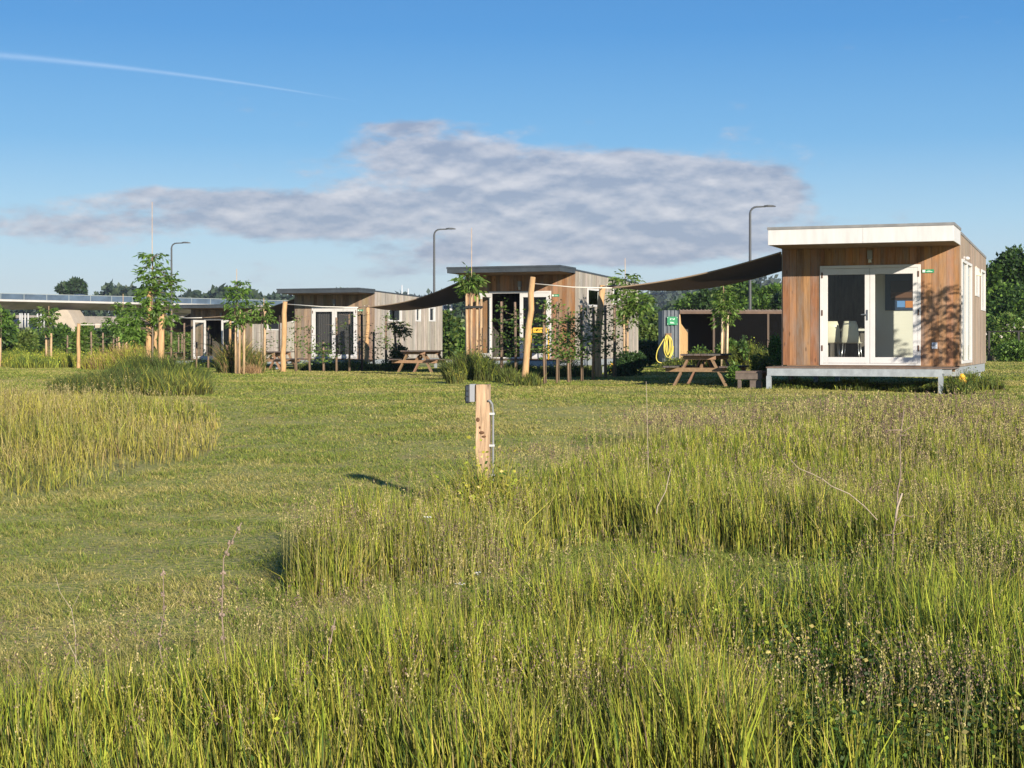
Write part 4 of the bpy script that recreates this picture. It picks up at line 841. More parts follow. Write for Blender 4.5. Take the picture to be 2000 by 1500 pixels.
# ------------------------------------------------------------------ viaduct
def viaduct():
    p0 = Vector((-150, 168, 0)); a = W(0, 572, 241); b = W(885, 595.5, 315); d = (b - a); d.z = 0; d.normalize(); p0 = Vector((a.x, a.y, 0)) - d * 120; p1 = Vector((b.x, b.y, 0)) + d * 120
    nrm = Vector((d.y, -d.x, 0));  nrm = nrm if nrm.y < 0 else -nrm; top = EYE + 8.0; Lg = (p1 - p0).length
    rz = math.atan2(d.y, d.x); o = empty('viaduct', (p0.x, p0.y, 0), rz, 'long grey concrete road viaduct with glass barrier behind the cabins', 'viaduct')
    # local: x along, y negative = towards viewer
    m = MB(); n = 120; V = []
    for i in range(n + 1):
        x = Lg * i / n; t = ((x - 168) / 56) % 1.0; sag = .55 * abs(math.cos(math.pi * t)) ** 3
        zt = top - 1.05
        sec = [(-.25, zt), (-.25, zt - .28), (.1, zt - .30), (3.2, zt - 1.2 - sag), (8, zt - 1.2 - sag), (11, zt - .3), (11, zt)]
        V += [(x, y, z) for y, z in sec]
    k = 7; m.add(V, [(i * k + j, (i + 1) * k + j, (i + 1) * k + (j + 1) % k, i * k + (j + 1) % k) for i in range(n) for j in range(k)]); m.build('deck', M_conc, o)
    m = MB(); m.box(0, -.28, top - 1.3, Lg, -.252, top - 1.0); m.build('edge_beam', mat('pale_edge', (.50, .485, .46), noise=.8, amount=.1), o)
    m = MB(); m.box(0, -.2, top - 1.0, Lg, -.17, top - .12); m.build('noise_barrier', mat('barrier_glass', (.085, .125, .18), rough=.15, spec=.6, noise=.35, amount=.45), o)
    m = MB(); m.box(0, -.24, top - .1, Lg, -.12, top); x = 0
    while x < Lg: m.box(x - .05, -.26, top - 1.0, x + .05, -.205, top - .1); x += 4
    m.build('barrier_rail', mat('rail_grey', (.27, .31, .32), rough=.5), o)
    # second deck behind
    m = MB(); V = []
    for i in range(n + 1):
        x = Lg * i / n; t = ((x - 160) / 44) % 1.0; sag = 1.6 * abs(math.cos(math.pi * t)) ** 2
        V += [(x, y, z) for y, z in ((22, top - 3.0), (22, top - 3.4 - sag), (30, top - 3.4 - sag), (30, top - 3.0))]
    m.add(V, [(i * 4 + j, (i + 1) * 4 + j, (i + 1) * 4 + (j + 1) % 4, i * 4 + (j + 1) % 4) for i in range(n) for j in range(4)]); m.build('rear_deck', M_conc, o)
    inv = (Matrix.Translation((p0.x, p0.y, 0)) @ Matrix.Rotation(rz, 4, 'Z')).inverted()
    def pier(pts, Zd, th, name='pier', mt=M_concl):
        q = [inv @ W(x, y, Zd) for x, y in pts]; w_ = [inv @ (W(x, y, Zd) + Vector((1.0, th, 0))) for x, y in pts]; k = len(q); m = MB()
        m.add(q + w_, [tuple(range(k)), tuple(range(2 * k - 1, k - 1, -1))] + [(i, i + k, (i + 1) % k + k, (i + 1) % k) for i in range(k)]); m.build(name, mt, o)
    pier([(104, 613), (112, 607), (122, 605), (131, 605), (137, 613), (152, 645), (156, 660), (108, 660), (106, 628)], 250, 4)
    pier([(12, 622), (22, 623), (38, 634), (60, 652), (75, 664), (10, 664)], 262, 4)
    pier([(340, 604), (357, 604), (357, 660), (346, 660)], 272, 3, mt=M_conc); pier([(872, 612), (900, 612), (905, 690), (885, 690)], 318, 3, mt=M_conc)
    return o, d, nrm
via, vd, vn = viaduct()
# service road parapet blocks under the viaduct
for i, (x0, x1, y0, y1) in enumerate(((158, 179, 631, 644), (185, 195, 631.5, 641), (205, 213, 632, 641), (215, 230, 632, 640))):
    a = W(x0, y0, 200); b_ = W(x1, y1, 200); m = MB(); m.box(0, 0, 0, b_.x - a.x, 1.2, a.z - b_.z); q = m.build('concrete_block', M_concl, None, bevel=.08, label=['widest pale concrete block under the viaduct, beside the lone pole', 'squarish pale block second from the lone pole', 'small pale concrete block third from the lone pole', 'pale block nearest the left sapling crown under the viaduct'][i], cat='concrete block', group='pale concrete blocks under the viaduct'); q.location = (a.x, 200, b_.z)
for i, px in enumerate((39, 43, 49, 55, 73, 80, 86)):
    m = MB(); m.tube([(0, 0, 0), (0, 0, 2.1)], .13, 8); q = m.build('marker_post', mat('marker_white', (.45, .45, .44)), None, label='thin white marker post under the viaduct arch', cat='marker post', group='white marker posts under the viaduct'); q.location = W(px, 640, 225)
# dark vehicle on the viaduct
p = W(141, 579.5, 252); o = empty('van', (p.x, p.y + 3, p.z - 1.1), math.atan2(vd.y, vd.x), 'dark blue pickup van crossing the viaduct behind the barrier', 'van')
def side_prism(pts, w, M_, name):
    m = MB(); k = len(pts); m.add([(x, -w / 2, z) for x, z in pts] + [(x, w / 2, z) for x, z in pts], [tuple(range(k)), tuple(range(2 * k - 1, k - 1, -1))] + [(i, i + k, (i + 1) % k + k, (i + 1) % k) for i in range(k)]); return m.build(name, M_, o, bevel=.05)
bl = mat('van_blue', (.03, .05, .09), rough=.3)
side_prism([(-2.4, .35), (2.3, .35), (2.35, .8), (1.5, 1.05), (.9, 1.6), (-.1, 1.65), (-.4, 1.1), (-2.4, 1.05)], 1.8, bl, 'body')
m = MB(); m.box(-.1, -.93, 1.1, .95, .93, 1.5); m.build('window', mat('van_glass', (.02, .025, .03), rough=.1), o)
for x in (-1.5, 1.45):
    for y in (-.85, .85): m = MB(); m.tube([(x, y - .1, .33), (x, y + .1, .33)], .33, 14); m.build('wheel', M_black, o)
# traffic sign seen beyond the middle cabin roof
o = empty('road_sign', W(881, 606, 300) - Vector((0, 0, 3)), 0, 'small white road sign above the viaduct barrier', 'road sign')
m = MB(); m.tube([(0, 0, 0), (0, 0, 3.5)], .06, 6); m.build('post', M_galv, o); m = MB(); m.box(-.25, -.05, 3.0, .25, 0, 4.1); m.build('panel', M_white, o, bevel=.02)
for i, (px, yt) in enumerate(((785, 556), (797, 563))):
    m = MB(); m.tube([(0, 0, 0), (0, 0, (610 - yt) / 10.5)], .12, 6); q = m.build('mast', mat('mast_grey', (.55, .57, .58)), None, label=('taller thin mast behind the grey cabin roof', 'shorter thin mast behind the grey cabin roof')[i], cat='mast'); q.location = W(px, 610, 290)

# ------------------------------------------------------------------ far woods and hills
def woods(name, Z, segs, n, ls, label, cols=FAR, depth=40, seed=1, kind='stuff'):
    """canopy mass along x with a skyline given in picture pixels"""
    R = np.random.RandomState(seed); xs = np.array([s[0] for s in segs], float); ys = np.array([s[1] for s in segs], float)
    px = R.uniform(xs[0], xs[-1], n); dz = R.rand(n) ** .7 * depth; top = np.interp(px, xs, ys)
    X = (px - 1000) / F * Z; hz = (HY - top) / F * Z + EYE; cr = vnoise(X, X * 0 + 3, ls * 6, seed) * ls * 3.2 + vnoise(X, X * 0 + 9, ls * 2.4, seed + 1) * ls * 1.6 - ls * 2.4
    f = 1 - R.rand(n) ** 1.6 * 1.0; z = (hz + cr) * f; Y = Z + (dz if True else 0) - (1 - f) * depth * .4
    bump = vnoise(X, z * 1.3, ls * 3, seed + 4); Y -= bump * ls * 5
    P = np.stack([X * Y / Z, Y, z], 1); D = rand_unit(R, n); c = np.array(cols)[R.randint(0, len(cols), n)] * (.7 + .6 * R.rand(n))[:, None] * (.8 + .4 * bump[:, None])
    s = ls * (.5 + R.rand(n)); return np_mesh(name, *leaves_geo(P, D, ortho(R, D), s, s * .7, c), M_leaf, label=label, cat='woods', kind=kind)
woods('far_woods', 430, [(-500, 590), (200, 588), (212, 569), (300, 566), (345, 568), (420, 567), (480, 570), (520, 578), (560, 584), (640, 588)], 26000, 1.7, 'dark tree line beyond the viaduct at the left', seed=3)
woods('far_woods', 700, [(470, 590), (490, 578), (540, 574), (600, 571), (680, 568), (760, 572), (830, 576), (900, 574), (1000, 570), (1140, 566), (1260, 562), (1340, 550), (1440, 546), (1560, 556), (2200, 560)], 42000, 2.6, 'hazy wooded hill on the horizon behind the cabins', cols=[(.06, .085, .065), (.07, .10, .07), (.085, .11, .075)], depth=140, seed=4)  # greyer greens carry painted haze for the hill
woods('far_woods', 380, [(640, 594), (655, 580), (672, 573), (700, 576), (740, 578), (765, 584), (780, 594), (800, 590), (820, 581), (850, 578), (880, 584), (910, 582), (960, 588)], 16000, 1.5, 'tree line between the viaduct end and the middle cabin', seed=5)
woods('far_woods', 300, [(880, 585), (1000, 580), (1180, 575), (1240, 572), (1260, 578), (1290, 590), (1330, 585), (1400, 580), (1600, 575), (1900, 560), (2300, 540)], 30000, 1.2, 'wood behind the shed and the nearest cabin', seed=6, cols=[(.04, .075, .03), (.055, .09, .035), (.06, .10, .04)])
big_tree(143, 547, 62, 580, 330, 'single round tree rising above the viaduct', cols=FAR + DG, n=5200, ls=.95, k=12, trunk_r=.4)
# trees behind the shed
for px, yt, w_, Z, sd, c, lb in ((1400, 565, 90, 120, 2, DG, 'dark round tree left of the lamp mast above the shed'), (1445, 546, 110, 112, 3, DG + LG, 'tall green tree straight behind the shed lamp mast'),
        (1500, 556, 100, 116, 4, LG, 'bright green tree between lamp mast and nearest cabin'), (1360, 572, 70, 125, 5, DG + LG, 'smaller green tree at the left end behind the shed'), (1545, 570, 80, 110, 6, DG, 'dark tree partly hidden behind the nearest cabin')):
    big_tree(px, yt, w_, 622, Z, lb, cols=c, n=7000, ls=.34, seed=sd, k=16, group='trees behind the shed')
# trees to the right of the nearest cabin
for px, yt, w_, yc, Z, sd, c, n, lb in ((1998, 466, 120, 660, 82, 2, DG + LG[:1], 17000, 'tallest dark tree at the right edge'), (1935, 520, 62, 650, 78, 3, DG + LG, 8000, 'loose-topped tree touching the nearest cabin at the right'), (2080, 440, 130, 640, 84, 4, DG, 6000, 'dark tree just beyond the right edge')):
    big_tree(px, yt, w_, yc, Z, lb, cols=c, n=n, ls=.24, seed=sd, k=34, sp=.95, sm=(.16, .34), group='trees right of the nearest cabin')
HG = 'hedge shrubs behind the lawn at the right'
shrub('hedge', 1915, 2060, 560, 690, 74, 'green hedge below the tall right-hand trees', DG + LG, 12000, .17, 'hedge', HG, 16, 2)
shrub('flowering_shrub', 1918, 2030, 608, 702, 69, 'yellow-green hedge with white blossoms at the right edge', YG + LG, 10000, .15, 'shrub', HG, 14, 3, flowers=(.75, .68, .6))
shrub('weeds', 1922, 2060, 668, 712, 66, 'low weeds in front of the right-hand hedge', LG, 3500, .12, 'weeds', HG, 12, 4)
m = MB(); a = W(1915, 648, 66.5); b_ = W(2080, 646, 66.5); m.tube([(0, 0, 0), b_ - a], .035, 6)
for f in (.1, .45, .8): q = (b_ - a) * f; m.box(q.x - .04, -.04 + q.y, -1.0, q.x + .04, .04 + q.y, .03)
q = m.build('fence_rail', mat('dark_fence', (.03, .028, .025)), None, label='dark low rail fence in front of the right-hand hedge', cat='fence'); q.location = a
# hedge to the left of the shed
shrub('hedge', 1232, 1312, 612, 712, 72, 'bright yellow-green hedge between middle cabin and shed', YG, 9000, .15, 'hedge', None, 14, 5)
shrub('hedge', 1210, 1300, 655, 716, 66, 'lower hedge left of the corrugated shed corner, dark leaves in place of shadow', DG, 8000, .13, 'hedge', None, 14, 6)  # shadow on the hedge foot is put into darker leaf colours
shrub('shrub', 1188, 1262, 692, 742, 45.5, 'dark dense shrub at the foot of the middle cabin side wall', DG, 8000, .08, 'shrub', None, 14, 7)
# shrubs round the shed and table
for x0, x1, y0, y1, Z, c, n, ls, lb in ((1395, 1440, 655, 712, 52, LG, 2600, .10, 'leafy green bush in front of the shed stakes'), (1440, 1462, 648, 715, 50, DG + LG, 1200, .10, 'narrow upright weed bush right of the shed stakes'),
        (1496, 1530, 655, 722, 40, LG, 2600, .08, 'upright bush leaning against the nearest cabin corner'), (1466, 1512, 690, 738, 38, YG, 2600, .07, 'pale green mound left of the nearest deck'),
        (1420, 1452, 706, 764, 33.5, LG, 1500, .06, 'weed clump at the right foot of the near picnic table'), (1350, 1378, 672, 712, 55, DG + LG, 900, .1, 'small bush in the shed opening'),
        (752, 800, 676, 730, 57, DG, 3000, .09, 'dark shrub under the small apple tree')):
    shrub('shrub', x0, x1, y0, y1, Z, lb, c, n, ls, k=10, seed=9)
# shrub belt between cabins and at the left
BG = 'shrub belt beyond the lawn'
for i, (x0, x1, y0, y1, Z, c, n, lb) in enumerate((
        (855, 905, 612, 705, 80, DG + YG, 5000, 'tall shrub filling the gap left of the middle cabin'), (895, 935, 650, 716, 74, LG, 3500, 'lower shrub behind the stakes left of the middle cabin'),
        (-60, 28, 588, 700, 84, LG + DG, 9000, 'big green bush cut by the left edge'), (15, 75, 640, 705, 88, YG, 5000, 'yellowish shrub right of the edge bush'), (60, 112, 648, 708, 92, DG, 5000, 'dark shrub behind the thin left sapling'),
        (100, 150, 628, 705, 94, LG + DG, 5500, 'mid-green shrub left of the lone pole'), (140, 190, 634, 705, 90, YG + LG, 5500, 'bright shrub right behind the lone pole'), (180, 235, 630, 706, 95, DG, 5500, 'dark green shrub right of the lone pole'),
        (225, 290, 625, 706, 92, LG + DG, 6500, 'leafy shrub behind the second left sapling'), (280, 345, 632, 708, 96, YG, 6000, 'olive shrub seen between the big sapling stakes'), (335, 385, 636, 700, 98, LG + YG, 5000, 'bright shrub left of the farthest cabin'),
        (1085, 1260, 600, 700, 100, DG + LG, 9000, 'shrub mass behind the middle cabin'), (-120, 380, 668, 712, 100, DG, 16000, 'long low dark thicket at the foot of the shrub belt'))):
    shrub('shrub', x0, x1, y0, y1, Z, lb, c, n, .26 if Z > 78 else .2, 'shrub', BG, 12, 20 + i)
# weeds band in front of the shrub belt
for i, (px, Z, r, h, n, lb, pal) in enumerate(((20, 78, 3.2, 1.1, 9000, 'green weeds below the edge bush', ['dark', 'fresh']), (110, 76, 3.4, .8, 9000, 'grassy weeds around the thin left sapling', ['fresh', 'dark', 'gold']),
        (70, 70, 1.0, .7, 1800, 'bushy weed clump left of the thin left sapling', ['dark', 'fresh']), (190, 76, 3.0, .75, 8000, 'weeds between the lone pole and the stakes', ['fresh', 'dark']), (245, 62, 1.7, .95, 6000, 'tall weeds at the foot of the second left sapling', ['fresh', 'gold', 'red']), (345, 84, 2.4, .6, 4000, 'weeds under the farthest deck', ['dark', 'fresh']),
        (440, 78, 2.0, .5, 2500, 'weeds below the farthest cabin door', ['dark', 'fresh']))):
    tuft('weeds', px, Z, r, h, pal, [3] * len(pal), n, lb, ry=1.6, seed=i, cat='weeds', leafy=.5)

# ------------------------------------------------------------------ young trees
young_tree(298, 35, [(299, 503, 17, 16), (300, 538, 30, 22), (302, 575, 34, 26), (272, 618, 26, 28), (318, 610, 24, 22), (262, 652, 20, 14), (334, 552, 16, 14)], 'biggest young walnut tree at the left, tied between two thick stakes with a tall cane',
           [(290, 563), (317, 612)], cane=(296.5, 394), n=2700, ls=.135, stake_r=.07, trunk_r=.025, cols=LG + [(.12, .20, .04)], stake_mat=M_pole, nb=6)
young_tree(921, 42, [(917, 545, 19, 14), (920, 566, 17, 14)], 'staked tree with small drooping crown left of the middle cabin door', [(911, 573), (921, 571), (932, 580), (940, 584)], cane=(921, 445), n=520, ls=.17, stake_r=.038, cols=LG + YG, nb=4)
young_tree(1224, 46, [(1222, 545, 20, 12), (1218, 580, 22, 14), (1245, 590, 22, 24), (1232, 612, 24, 18)], 'staked tree at the right rear corner of the middle cabin', [(1218, 600), (1226, 606)], cane=(1221, 504), n=1500, ls=.18, cols=LG + YG, seed=5)
young_tree(1416, 50, [(1416, 575, 16, 18), (1420, 600, 20, 22), (1412, 622, 14, 12)], 'bright green staked tree in front of the dark shed', [(1411, 603), (1415, 606), (1421, 616)], cane=(1413, 552), n=1200, ls=.17, cols=LG + YG, seed=6, tie=False, stake_mat=mat('pale_stake', (.66, .52, .34), noise=5, amount=.3))
young_tree(464, 46, [(464, 566, 18, 17), (460, 590, 20, 20), (468, 622, 22, 18), (476, 556, 9, 12)], 'staked tree growing out of the reddish grass mound', [(459, 605), (468, 603), (478, 614)], cane=(462, 525), n=1100, ls=.14, seed=7)
young_tree(512, 58, [(510, 600, 14, 15), (515, 620, 18, 12)], 'small slim staked tree right of the grass mound', [(518, 608)], cane=(515, 582), n=600, ls=.17, seed=8, cols=LG + YG, stake_r=.05)
young_tree(95, 75, [(95, 612, 14, 12), (88, 632, 20, 16)], 'thin left sapling between two short pale stakes', [(89, 652), (101, 651)], cane=(95, 598), n=700, ls=.22, seed=9, cols=YG + LG, stake_r=.055)
young_tree(240, 62, [(238, 600, 14, 12), (228, 628, 18, 16), (250, 634, 18, 18), (262, 612, 10, 10)], 'second left sapling with broad leafy crown and pale cane', [(233, 656), (248, 658)], cane=(240, 574), n=1000, ls=.18, seed=10, stake_r=.05)
young_tree(3, 75, [(2, 620, 16, 16)], 'sapling cut by the left edge of the lawn', [(2, 660), (-10, 662)], n=200, ls=.2, seed=11, stake_r=.05)
young_tree(779, 57, [(768, 634, 9, 6), (785, 637, 16, 11), (790, 648, 10, 8)], 'small unstaked apple tree with forked trunk before the grey cabin side wall', n=700, ls=.13, seed=12, cols=YG + [(.16, .15, .06)], trunk_r=.07, nb=5, group=None)
o = young_tree(2273, 26.4, [(2265, 370, 50, 45), (2290, 430, 55, 50), (2262, 490, 55, 40)], 'young tree beyond the right edge whose leaf shadow falls on the nearest cabin', n=900, ls=.15, seed=13, trunk_r=.02, stakes=((2255, 600), (2290, 600)), tie=False)

# ------------------------------------------------------------------ rows of stake-tied fruit saplings
def sapling(px, yt, Z, label, group, leaves=120, ls=.07, spread=.28, cols=LG, r=.03, seed=0, lean=0, hleaf=(.3, 1.0), dark=False):
    R = np.random.RandomState((seed + int(px) % 99991)); rr = random.Random(seed + int(px)); b = G(px, Z); o = empty('fruit_sapling', b, 0, label, 'sapling', group); h = W(px, yt, Z).z - b.z
    m = MB(); m.tube([(rr.uniform(-.02, .02), 0, -.1), (rr.uniform(-.02, .02), 0, h * .5), (lean, 0, h)], [r * 1.05, r, r * .92], 8, jit=.12, rnd=rr); m.build('stake', mat('dark_stake', (.05, .035, .03), noise=5) if dark else M_bstake, o)
    m = MB(); H = h * rr.uniform(.9, 1.08); m.tube([(.05, -.05, -.02), (.03, -.06, H * .5), (.04, -.05, H)], [.013, .010, .005], 5)
    for t in (.38, .55, .75, .92):
        for s in (-1, 1):
            if rr.random() < .8: e = spread * rr.uniform(.6, 1.5) * s; m.tube([(.03, -.05, H * t), (e * .6, -.05, H * t + .05), (e, -.04, H * t + rr.uniform(.02, .14))], [.007, .005, .003], 4)
    m.build('stem', M_bark, o)
    n = int(leaves * 2.6); lev = np.array([.4, .56, .74, .93]); t = lev[R.choice(4, n, p=[.3, .3, .25, .15])] + R.randn(n) * .045; X = R.randn(n) * spread * np.where(t > .85, .35, .75)
    keep = R.rand(n) < .35 + vnoise(X * 1, t * 3, .25, seed + int(px)); P = np.stack([X + .03, -.05 + R.randn(n) * .09, t * H], 1)[keep]; D = rand_unit(R, len(P)); D[:, 2] = D[:, 2] * .6
    c = np.array(cols)[R.randint(0, len(cols), len(P))] * (.7 + .6 * R.rand(len(P)))[:, None]; s = ls * (.6 + .8 * R.rand(len(P))); np_mesh('foliage', *leaves_geo(P, D, ortho(R, D), s, s * .6, c), M_leaf, parent=o)
ORD = ['first', 'second', 'third', 'fourth', 'fifth', 'sixth', 'seventh', 'eighth', 'ninth', 'tenth', 'eleventh']
row = [(979, 589, 38.5, 130), (1006, 590, 40, 120), (1063, 592, 36.6, 230), (1088, 589, 37.4, 170), (1111, 600, 38.6, 300), (1135, 596, 40, 120), (1158.5, 600, 41, 120), (1181.5, 596, 42.2, 110), (1200, 594, 43.5, 100)]
for i, (px, yt, Z, n) in enumerate(row):
    sapling(px, yt, Z, '%s fruit sapling from the left in the stake row before the middle cabin' % ORD[i], 'fruit saplings before the middle cabin', n, .085, .26, cols=LG + YG + DG, seed=i, r=.034)
row = [(578, 620, 53, 70), (604, 625, 54, 90), (632, 668, 55, 130), (657, 620, 56, 80), (682, 614, 57, 60), (706.5, 614, 58, 30), (730, 648, 58.5, 60), (754, 616, 59.5, 110)]
for i, (px, yt, Z, n) in enumerate(row):
    sapling(px, yt, Z, '%s fruit sapling from the left in the stake row before the closed-door cabin' % ORD[i], 'fruit saplings before the closed-door cabin', n, .09, .34, cols=YG + LG, seed=20 + i, r=.042, dark=(i in (5,)))
row = [(335, 607, 68, 20), (360, 631, 69, 20), (384, 668, 70, 20), (407, 640, 71, 30), (518, 640, 66, 70), (546, 616, 64, 10)]
for i, (px, yt, Z, n) in enumerate(row):
    sapling(px, yt, Z, '%s thin sapling stake from the left before the farthest cabin' % ORD[i], 'sapling stakes before the farthest cabin', n, .1, .3, cols=YG + LG, seed=40 + i, r=.042, dark=(i == 5))  # last stake stands in shadow; the shade is put into its dark colour
row = [(132, 655, 78, 25), (178, 648, 74, 20), (201, 650, 75, 20), (222, 655, 82, 25), (228, 660, 84, 10), (349, 654, 90, 10), (356, 652, 92, 10)]
for i, (px, yt, Z, n) in enumerate(row):
    sapling(px, yt, Z, '%s sapling stake from the left among the weeds beyond the lone pole' % ORD[i], 'sapling stakes among the left weeds', n, .12, .3, cols=YG, seed=60 + i, r=.045)

# ------------------------------------------------------------------ tall grass around feet of trees and decks
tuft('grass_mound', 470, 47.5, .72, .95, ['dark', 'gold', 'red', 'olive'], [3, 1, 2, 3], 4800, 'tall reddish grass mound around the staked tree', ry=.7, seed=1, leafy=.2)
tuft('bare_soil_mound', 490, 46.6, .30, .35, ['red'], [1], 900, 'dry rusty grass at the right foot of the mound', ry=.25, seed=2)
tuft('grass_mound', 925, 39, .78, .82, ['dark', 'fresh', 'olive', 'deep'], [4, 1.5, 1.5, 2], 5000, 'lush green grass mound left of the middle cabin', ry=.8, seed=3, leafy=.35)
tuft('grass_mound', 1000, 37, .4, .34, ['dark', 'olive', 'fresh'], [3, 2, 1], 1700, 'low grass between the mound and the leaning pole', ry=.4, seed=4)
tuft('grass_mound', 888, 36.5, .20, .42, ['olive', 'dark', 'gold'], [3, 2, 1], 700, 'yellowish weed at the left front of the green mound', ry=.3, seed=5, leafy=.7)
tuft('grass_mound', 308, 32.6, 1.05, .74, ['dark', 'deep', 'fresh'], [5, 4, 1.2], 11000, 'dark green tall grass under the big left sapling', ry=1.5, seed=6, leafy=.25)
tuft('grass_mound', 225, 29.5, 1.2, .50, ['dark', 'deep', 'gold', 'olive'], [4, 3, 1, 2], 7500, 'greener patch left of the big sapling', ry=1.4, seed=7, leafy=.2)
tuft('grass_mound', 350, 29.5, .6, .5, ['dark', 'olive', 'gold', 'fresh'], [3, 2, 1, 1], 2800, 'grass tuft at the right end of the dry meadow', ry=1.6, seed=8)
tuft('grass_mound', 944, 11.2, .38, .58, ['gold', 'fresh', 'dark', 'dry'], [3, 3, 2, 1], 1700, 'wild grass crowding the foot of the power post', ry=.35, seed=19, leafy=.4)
tuft('grass_mound', 1030, 34.6, .32, .36, ['olive', 'dark', 'fresh'], [2, 3, 1], 600, 'grass at the foot of the leaning pole', ry=.2, seed=9)
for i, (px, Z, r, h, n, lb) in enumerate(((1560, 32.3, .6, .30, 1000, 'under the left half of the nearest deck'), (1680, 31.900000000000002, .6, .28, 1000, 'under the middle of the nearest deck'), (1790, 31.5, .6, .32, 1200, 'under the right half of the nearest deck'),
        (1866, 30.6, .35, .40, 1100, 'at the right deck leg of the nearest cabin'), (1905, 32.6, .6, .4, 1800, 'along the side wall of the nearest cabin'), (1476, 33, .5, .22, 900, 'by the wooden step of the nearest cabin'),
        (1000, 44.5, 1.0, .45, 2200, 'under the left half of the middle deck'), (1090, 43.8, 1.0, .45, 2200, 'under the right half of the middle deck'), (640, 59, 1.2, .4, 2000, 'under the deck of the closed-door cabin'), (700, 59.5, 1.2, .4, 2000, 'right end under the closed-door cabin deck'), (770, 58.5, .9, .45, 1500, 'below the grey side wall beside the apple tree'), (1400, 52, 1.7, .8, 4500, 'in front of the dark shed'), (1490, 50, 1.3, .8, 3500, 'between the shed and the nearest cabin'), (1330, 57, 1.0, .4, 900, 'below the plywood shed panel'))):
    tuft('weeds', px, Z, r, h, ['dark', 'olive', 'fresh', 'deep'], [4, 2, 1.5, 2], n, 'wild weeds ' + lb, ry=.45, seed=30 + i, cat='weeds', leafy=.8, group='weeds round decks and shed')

# ------------------------------------------------------------------ dead stalks in the foreground
M_dead = mat('dead_stalk', (.28, .21, .16), noise=20, amount=.4, rough=.9); M_pale = mat('pale_twig', (.42, .34, .25), noise=20, amount=.3)
def stalk(pts, Z, r, label, knots=True, m_=None, branches=(), seed=0, name='dead_stalk', lowest=True):
    rr = random.Random(seed); P = [W(x, y, Z) + Vector((0, rr.uniform(-.03, .03), 0)) for x, y in pts]
    b = P[-1].copy()
    if lowest: b = Vector((P[-1].x, Z, gz(P[-1].x, Z))); P.append(b - Vector((0, 0, .02)))
    P = [p - b for p in P][::-1]; n = len(P); m = MB(); m.tube(P, [r * (1 - .6 * i / n) for i in range(n)], 6)
    for br in branches: q = [W(x, y, Z) - b for x, y in br]; m.tube(q, [r * .6] + [r * .35] * (len(q) - 1), 5)
    o = m.build(name, m_ or M_dead, None, label=label, cat='dead stalk', group='dead plant stalks in the meadow'); o.location = b
    if knots:
        m = MB(); T = sum((P[i + 1] - P[i]).length for i in range(n - 1)); d = .14
        while d < T:
            L_ = d; i = 0
            while i < n - 2 and L_ > (P[i + 1] - P[i]).length: L_ -= (P[i + 1] - P[i]).length; i += 1
            p = P[i].lerp(P[i + 1], min(1, L_ / max(1e-6, (P[i + 1] - P[i]).length)))
            for _ in range(4): m.ball(p + Vector((rr.uniform(-1, 1), rr.uniform(-1, 1), rr.uniform(-1, 1))) * r * 2.2, r * rr.uniform(1.0, 2.0), 6)
            d += rr.uniform(.035, .075)
        m.build('seed_whorl', M_dead, o)
stalk([(470, 1022), (450, 1060), (437, 1090), (436, 1160), (433, 1200), (441, 1290), (434, 1380), (436, 1500)], 5.3, .0035, 'tallest dead stalk at the left with a bent tip')
stalk([(315, 1112), (317, 1200), (313, 1250), (325, 1320), (335, 1380), (352, 1460)], 5.4, .003, 'straight dead stalk left of the bent one', seed=2)
stalk([(656, 1205), (640, 1280), (630, 1350), (612, 1410), (575, 1500)], 5.3, .0032, 'dead stalk leaning right in the lower left quarter', seed=3)
stalk([(262, 1350), (266, 1400), (268, 1470)], 5.2, .004, 'short thick dead stalk near the bottom left', seed=4)
stalk([(478, 1352), (462, 1420), (440, 1490)], 5.2, .003, 'short leaning dead stalk beside the tallest one', seed=5)
stalk([(106, 1128), (115, 1160), (140, 1190), (150, 1240), (152, 1300)], 5.8, .0018, 'thin pale twig at the far left', False, M_pale, branches=[[(140, 1190), (150, 1170), (160, 1150)]], seed=6)
stalk([(126, 1238), (148, 1275), (170, 1330), (180, 1400)], 5.4, .0018, 'thin straw bending left near the bottom left', False, M_pale, seed=7)
stalk([(1764, 800), (1760, 860), (1757, 930), (1754, 960), (1750, 1000), (1743, 1040), (1745, 1120), (1744, 1165)], 8.3, .006, 'tall branched dead thistle stalk at the right', False, branches=[[(1760, 840), (1740, 840), (1728, 843)], [(1760, 845), (1772, 838), (1780, 833)], [(1756, 850), (1768, 850), (1772, 845)], [(1743, 1045), (1725, 1045)], [(1744, 1045), (1765, 1040), (1772, 1032)], [(1744, 1130), (1730, 1115), (1712, 1108)], [(1748, 1020), (1765, 1005), (1780, 1010), (1785, 1005)]], seed=8)
stalk([(1762, 963), (1752, 990), (1747, 1012)], 8.2, .008, 'pale broken stick end on the thistle stalk', False, M_pale, seed=9, lowest=False)
stalk([(1543, 897), (1560, 915), (1585, 925), (1605, 935), (1625, 950), (1660, 965), (1690, 990), (1712, 1015)], 9.0, .0035, 'long curved pale twig arching over the right meadow', False, M_pale, seed=10, lowest=False)
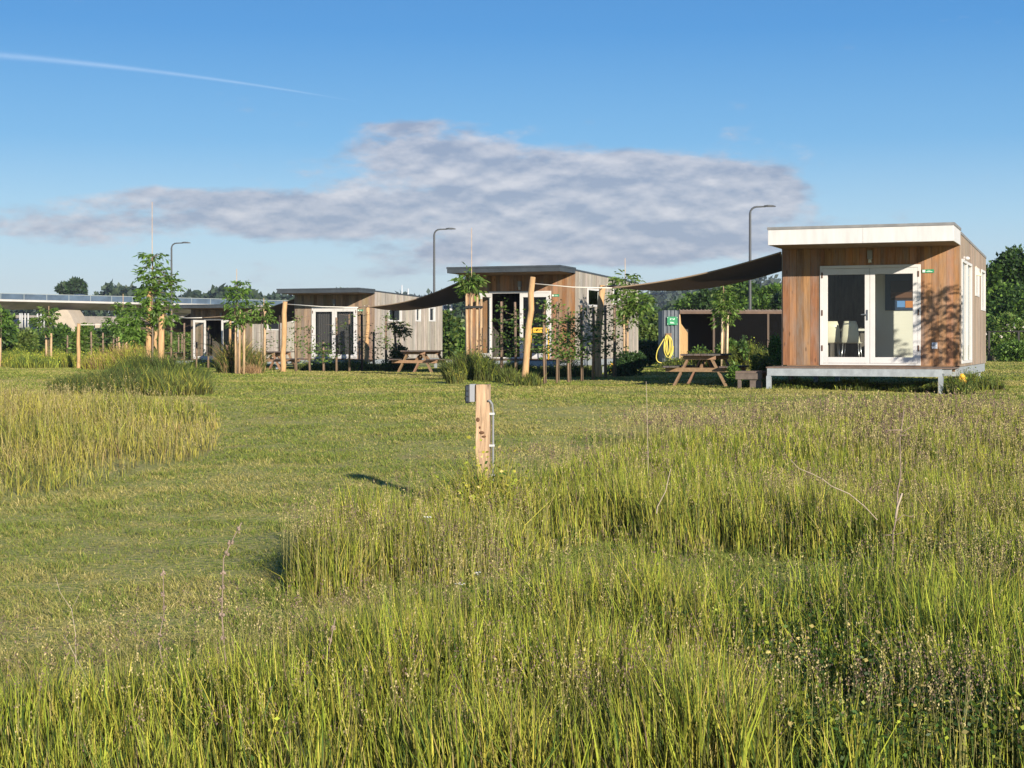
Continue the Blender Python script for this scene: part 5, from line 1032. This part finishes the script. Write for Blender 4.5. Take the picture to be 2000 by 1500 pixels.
stalk([(1310, 915), (1300, 960), (1285, 990), (1282, 1003)], 9.5, .004, 'thin pale stem leaning in the middle meadow', False, M_pale, seed=11, lowest=False)
stalk([(1262, 745), (1264, 800), (1266, 900)], 12.5, .003, 'single thin grass stem rising in front of the far lawn', False, M_pale, seed=12)
stalk([(1840, 1072), (1870, 1062), (1878, 1057)], 8.2, .005, 'dark little twig lying on the grass at the right', False, mat('dark_twig', (.06, .045, .035)), seed=13, lowest=False)
stalk([(1796, 1110), (1780, 1135), (1752, 1165)], 7.6, .004, 'short pale straw right of the thistle foot', False, M_pale, seed=14, lowest=False)
# pale umbel flowers
def umbel(px, py, Z, label):
    b = G(px, Z); t = W(px, py, Z) - b; o = empty('umbel_flower', b, 0, label, 'flower', 'white umbel flowers in the foreground'); m = MB(); m.tube([(0, 0, 0), t * .9], .002, 5)
    rr = random.Random(px); k = [t + Vector((rr.uniform(-.022, .022), rr.uniform(-.02, .02), rr.uniform(-.003, .003))) for _ in range(9)]
    for q in k: m.tube([t * .9, q], .001, 4)
    m.build('stem', mat('green_stem', (.14, .18, .05)), o); m = MB()
    for q in k: m.ball(q, .0045, 6, sc=(1.3, 1.3, .5))
    m.build('blossom', mat('blossom_white', (.6, .6, .55)), o)
umbel(934, 1119, 7.2, 'white umbel flower below the power post'); umbel(898, 1140, 7.0, 'white umbel flower left of the brighter one'); umbel(836, 1010, 8.6, 'tall pale flower spike cluster left of the power post shadow')

# ------------------------------------------------------------------ thin summer haze
m = bpy.data.materials.new('haze_air'); m.use_nodes = True; nt = m.node_tree; nt.nodes.clear(); pv = nt.nodes.new('ShaderNodeVolumePrincipled'); ou = nt.nodes.new('ShaderNodeOutputMaterial')
pv.inputs['Color'].default_value = (.78, .86, 1, 1); pv.inputs['Density'].default_value = .00022; pv.inputs['Anisotropy'].default_value = .2; nt.links.new(pv.outputs[0], ou.inputs['Volume'])
hb = MB(); hb.box(-905, -35, -1.2, 905, 1505, 60); tag(hb.build('haze', m), 'thin pale haze in the air', None, None, 'stuff')
